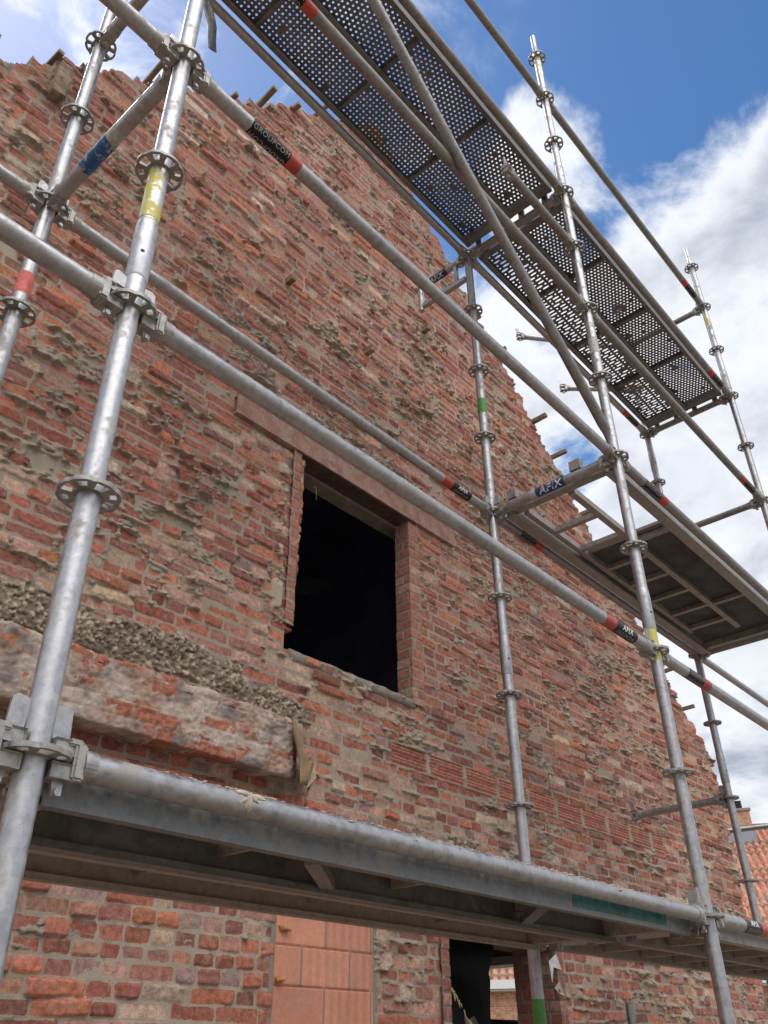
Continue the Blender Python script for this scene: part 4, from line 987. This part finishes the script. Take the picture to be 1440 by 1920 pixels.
sub('frayed_edge', fr_.mesh(), flat('yellow_fibre', (.36, .30, .13), .9), po)
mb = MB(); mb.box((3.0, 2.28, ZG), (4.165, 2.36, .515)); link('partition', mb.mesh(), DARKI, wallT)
mb = MB(); mb.box((4.18, 2.3, ZG), (4.44, 2.34, .50)); tag(link('board', mb.mesh(), flat('pale_board', (.55, .56, .60), .6)), 'upright pale grey board leaning inside the doorway behind the black sheet', 'board')
mb = MB(); mb.lathe([(.03, 0), (.03, 3.2)], axisM((3.9, 3.6, -.16), (6.9, 3.3, -.16)), 16); tag(link('steel_prop', mb.mesh(), GALVD), 'horizontal steel tube seen through the doorway', 'steel tube')
mb = MB(); mb.box((7.06, 3.2, .36), (7.34, 7.5, .432)); link('rear_lintel', mb.mesh(), flat('pale_lintel', (.55, .52, .48), .7), wallT)
fr2 = MB(); pmb = [(4.158, YW+.03, .11), (4.150, YW+.02, .0), (4.12, YW+.01, -.03), (4.15, YW+.0, .02)]
fr2.add([(4.10, YW-.01, .06), (4.155, YW-.03, .10), (4.19, YW-.035, .02), (4.13, YW-.02, .03), (4.115, YW-.01, -.05)], [(0, 1, 2, 3), (0, 3, 4)])
fr2.add([(4.15, YW+.0, -.07), (4.16, YW-.03, -.04), (4.20, YW-.035, -.11), (4.165, YW-.02, -.10)], [(0, 1, 2, 3)])
tag(link('torn_film', fr2.mesh(), flat('white_film', (.62, .60, .57), .5)), 'torn white film scraps stuck on the right door jamb', 'torn film')
m_ = bpy.data.objects['torn_film'].modifiers.new('s', 'SOLIDIFY'); m_.thickness = .001
# ------------------------------------------------------------------ neighbour's house
E0 = Vector((26, 17.3, 0)); tx_ = Vector((.53614, -.84413, 0)); nx_ = Vector((.84413, .53614, 0)); ZE = 1.84; RUN = 5.65
HM = Matrix((tx_, nx_, Vector((0, 0, 1)))).transposed().to_4x4(); HM.translation = E0   # local x along the eave, y inward, z up
hs_ = empty('neighbour_house', E0+tx_*6+Vector((0, 0, ZG)), 'orange brick house with pantile roof beyond the wall', 'house')
BR = Mat('orange_house_brick'); bt_ = BR.node('ShaderNodeTexBrick'); mp = BR.node('ShaderNodeMapping')
uvn = BR.node('ShaderNodeUVMap'); BR.l.new(uvn.outputs[0], mp.inputs[0]); BR.l.new(mp.outputs[0], bt_.inputs['Vector'])
for k_, v_ in (('Scale', 1.), ('Brick Width', .21), ('Row Height', .07), ('Mortar Size', .008), ('Mortar Smooth', .2), ('Bias', .0)): bt_.inputs[k_].default_value = v_
bt_.inputs['Color1'].default_value = (.46, .20, .11, 1); bt_.inputs['Color2'].default_value = (.62, .34, .21, 1); bt_.inputs['Mortar'].default_value = (.50, .42, .33, 1)
_n = BR.noise(9, 6); BR.set('Base Color', BR.mix(BR.ramp(_n, .3, .7), BR.mix(1., bt_.outputs[0], (.7, .62, .6), 'MULTIPLY'), bt_.outputs[0])).set('Roughness', .9)
def quad_uv(name, pts, mat, parent, uv):
    me = bpy.data.meshes.new(name); me.from_pydata(pts, [], [tuple(range(len(pts)))]); ul = me.uv_layers.new(name='uv')
    for i, u_ in enumerate(uv): ul.data[i].uv = u_
    return link(name, me, mat, parent)
def wall_box(name, l0, l1, w0, w1, z0, z1, mat, parent):
    me = bpy.data.meshes.new(name); c = [HM @ Vector(p) for p in ((l0, w0, z0), (l1, w0, z0), (l1, w1, z0), (l0, w1, z0), (l0, w0, z1), (l1, w0, z1), (l1, w1, z1), (l0, w1, z1))]
    F = [(0, 1, 5, 4), (1, 2, 6, 5), (2, 3, 7, 6), (3, 0, 4, 7), (4, 5, 6, 7), (3, 2, 1, 0)]
    me.from_pydata(c, [], F); ul = me.uv_layers.new(name='uv'); k = 0
    for f in F:
        for vi in f:
            lx_, ly_, lz_ = ((l0, w0, z0), (l1, w0, z0), (l1, w1, z0), (l0, w1, z0), (l0, w0, z1), (l1, w0, z1), (l1, w1, z1), (l0, w1, z1))[vi]
            ul.data[k].uv = (lx_+ly_, lz_); k += 1
    return link(name, me, mat, parent)
wall_box('wall', -9, 16, 0, 9, ZG, ZE-.05, BR.m, hs_)
# pantile roof
A, B = np.meshgrid(np.arange(-9.4, 16.4, .262/8), np.arange(0, RUN*1.4142+.3, .34/5))
phs = np.mod(A, .262)/.262; wv = .046*np.sin(phs*2*PI)+.020*np.sin(phs*4*PI+.8)
stp = np.mod(B, .34)/.34; ti = np.floor(A/.262); tj = np.floor(B/.34)
jit = _T[ti.astype(int) & 511, tj.astype(int) & 511]
hz = wv*1.15+.075*(1-stp)+.012*(jit-.5)
sv = B-.30; rx = A; ryy = sv*.7071-hz*.7071; rzz = ZE+sv*.7071+hz*.7071+.05
P4 = np.stack([rx, ryy, rzz], -1).reshape(-1, 3)@np.array(HM.to_3x3()).T+np.array(E0)
c0 = np.array([.55, .225, .130])[None, None]*(.75+.5*jit)[..., None]; c0 = c0*(1-.35*ss(fb(A, B, .8, 4, 3), .45, .7)[..., None])+np.array([.30, .27, .24])*.35*ss(fb(A, B, .8, 4, 3), .45, .7)[..., None]
c0 = c0*(1-.45*ss(np.abs(phs-.72), .16, .04))[..., None]
c0 = np.where((stp < .17)[..., None], c0*.35, c0)  # shade of the hollows and row overlaps painted into the tile colour
rme = grid_mesh('tile_roof', P4.reshape(A.shape+(3,)), np.ones((A.shape[0]-1, A.shape[1]-1), bool), c0, c0, np.full(A.shape, -.02))
TM = Mat('clay_pantile'); a_ = TM.node('ShaderNodeAttribute', attribute_name='brick_col'); _n = TM.noise(7, 7, .65)
TM.set('Base Color', TM.mix(TM.ramp(_n, .35, .7), a_.outputs['Color'], TM.mix(.5, a_.outputs['Color'], (.30, .24, .19)))).set('Roughness', .8)
link('tile_roof', rme, TM.m, hs_)
mb = MB(); V_ = [HM @ Vector(p) for p in ((-9.4, 2*RUN, ZE), (16.4, 2*RUN, ZE), (16.4, RUN, ZE+RUN+.02), (-9.4, RUN, ZE+RUN+.02))]; mb.add(V_, [(3, 2, 1, 0)]); link('rear_roof_slope', mb.mesh(), TM.m, hs_)
mb = MB(); mb.lathe([(.14, 0), (.14, 25.8)], axisM(HM @ Vector((-9.4, RUN, ZE+RUN+.02)), HM @ Vector((16.4, RUN, ZE+RUN+.02))), 12); link('ridge_tiles', mb.mesh(), flat('dark_red_ridge', (.33, .10, .07), .8, 0, .3, 3), hs_)
wt = flat('white_gutter', (.75, .75, .74), .4, 0, .05)
mb = MB(); mb.box((-9.4, -.42, ZE-.28), (16.4, -.30, ZE-.02), HM); link('gutter', mb.mesh(), wt, hs_); mb = MB(); mb.box((-9.4, -.30, ZE-.34), (16.4, .0, ZE-.29), HM); link('soffit', mb.mesh(), wt, hs_)
# chimney on the ridge
CH = 10.12
chm = wall_box('chimney', CH-.50, CH+.50, RUN-.72, RUN+.1, ZE+4.6, 8.02, BR.m, hs_)
for nm, a, b, c, m_ in (('flashing', .56, (ZE+4.55, 7.36), .50, flat('lead_flashing', (.30, .33, .37), .5, .3)), ('corbel', .56, (8.021, 8.12), .50, flat('chimney_cap', (.30, .27, .25), .9)), ('smoke_hood', .30, (8.125, 8.5), .3, flat('soot_black', (.02, .02, .022), .6))):
    q = MB(); q.box((CH-a, RUN-.31-c+.03, b[0]), (CH+a, RUN-.31+c-.03, b[1]), HM)
    if nm == 'smoke_hood':
        q = MB()
        for k in range(4): q.box((CH-a, RUN-.6, b[0]+k*.09), (CH+a, RUN-.05, b[0]+k*.09+.055), HM)
    sub(nm, q.mesh(), m_, chm)
q = MB(); q.box((7.4, -.06, .88), (10.4, -.004, 1.14), HM); link('window_beam', q.mesh(), flat('dark_grey_shutter', (.10, .105, .10), .6, 0, .1, 3), hs_)
q = MB(); q.box((7.4, -.05, -.6), (10.4, -.003, .876), HM); link('window_panel', q.mesh(), flat('grey_sill', (.35, .33, .30), .8, 0, .1, 3), hs_)
# pale rail beyond the corner of the wall
t = ledger((8.6, 3.4, 1.60), (8.6, -1.0, 1.45), 'pale tube crossing in front of the tiled roof at the right edge', mat=GALVB, heads=(0, 0), name='guard_rail', group='short tubes hung free at one end')
del t['group']
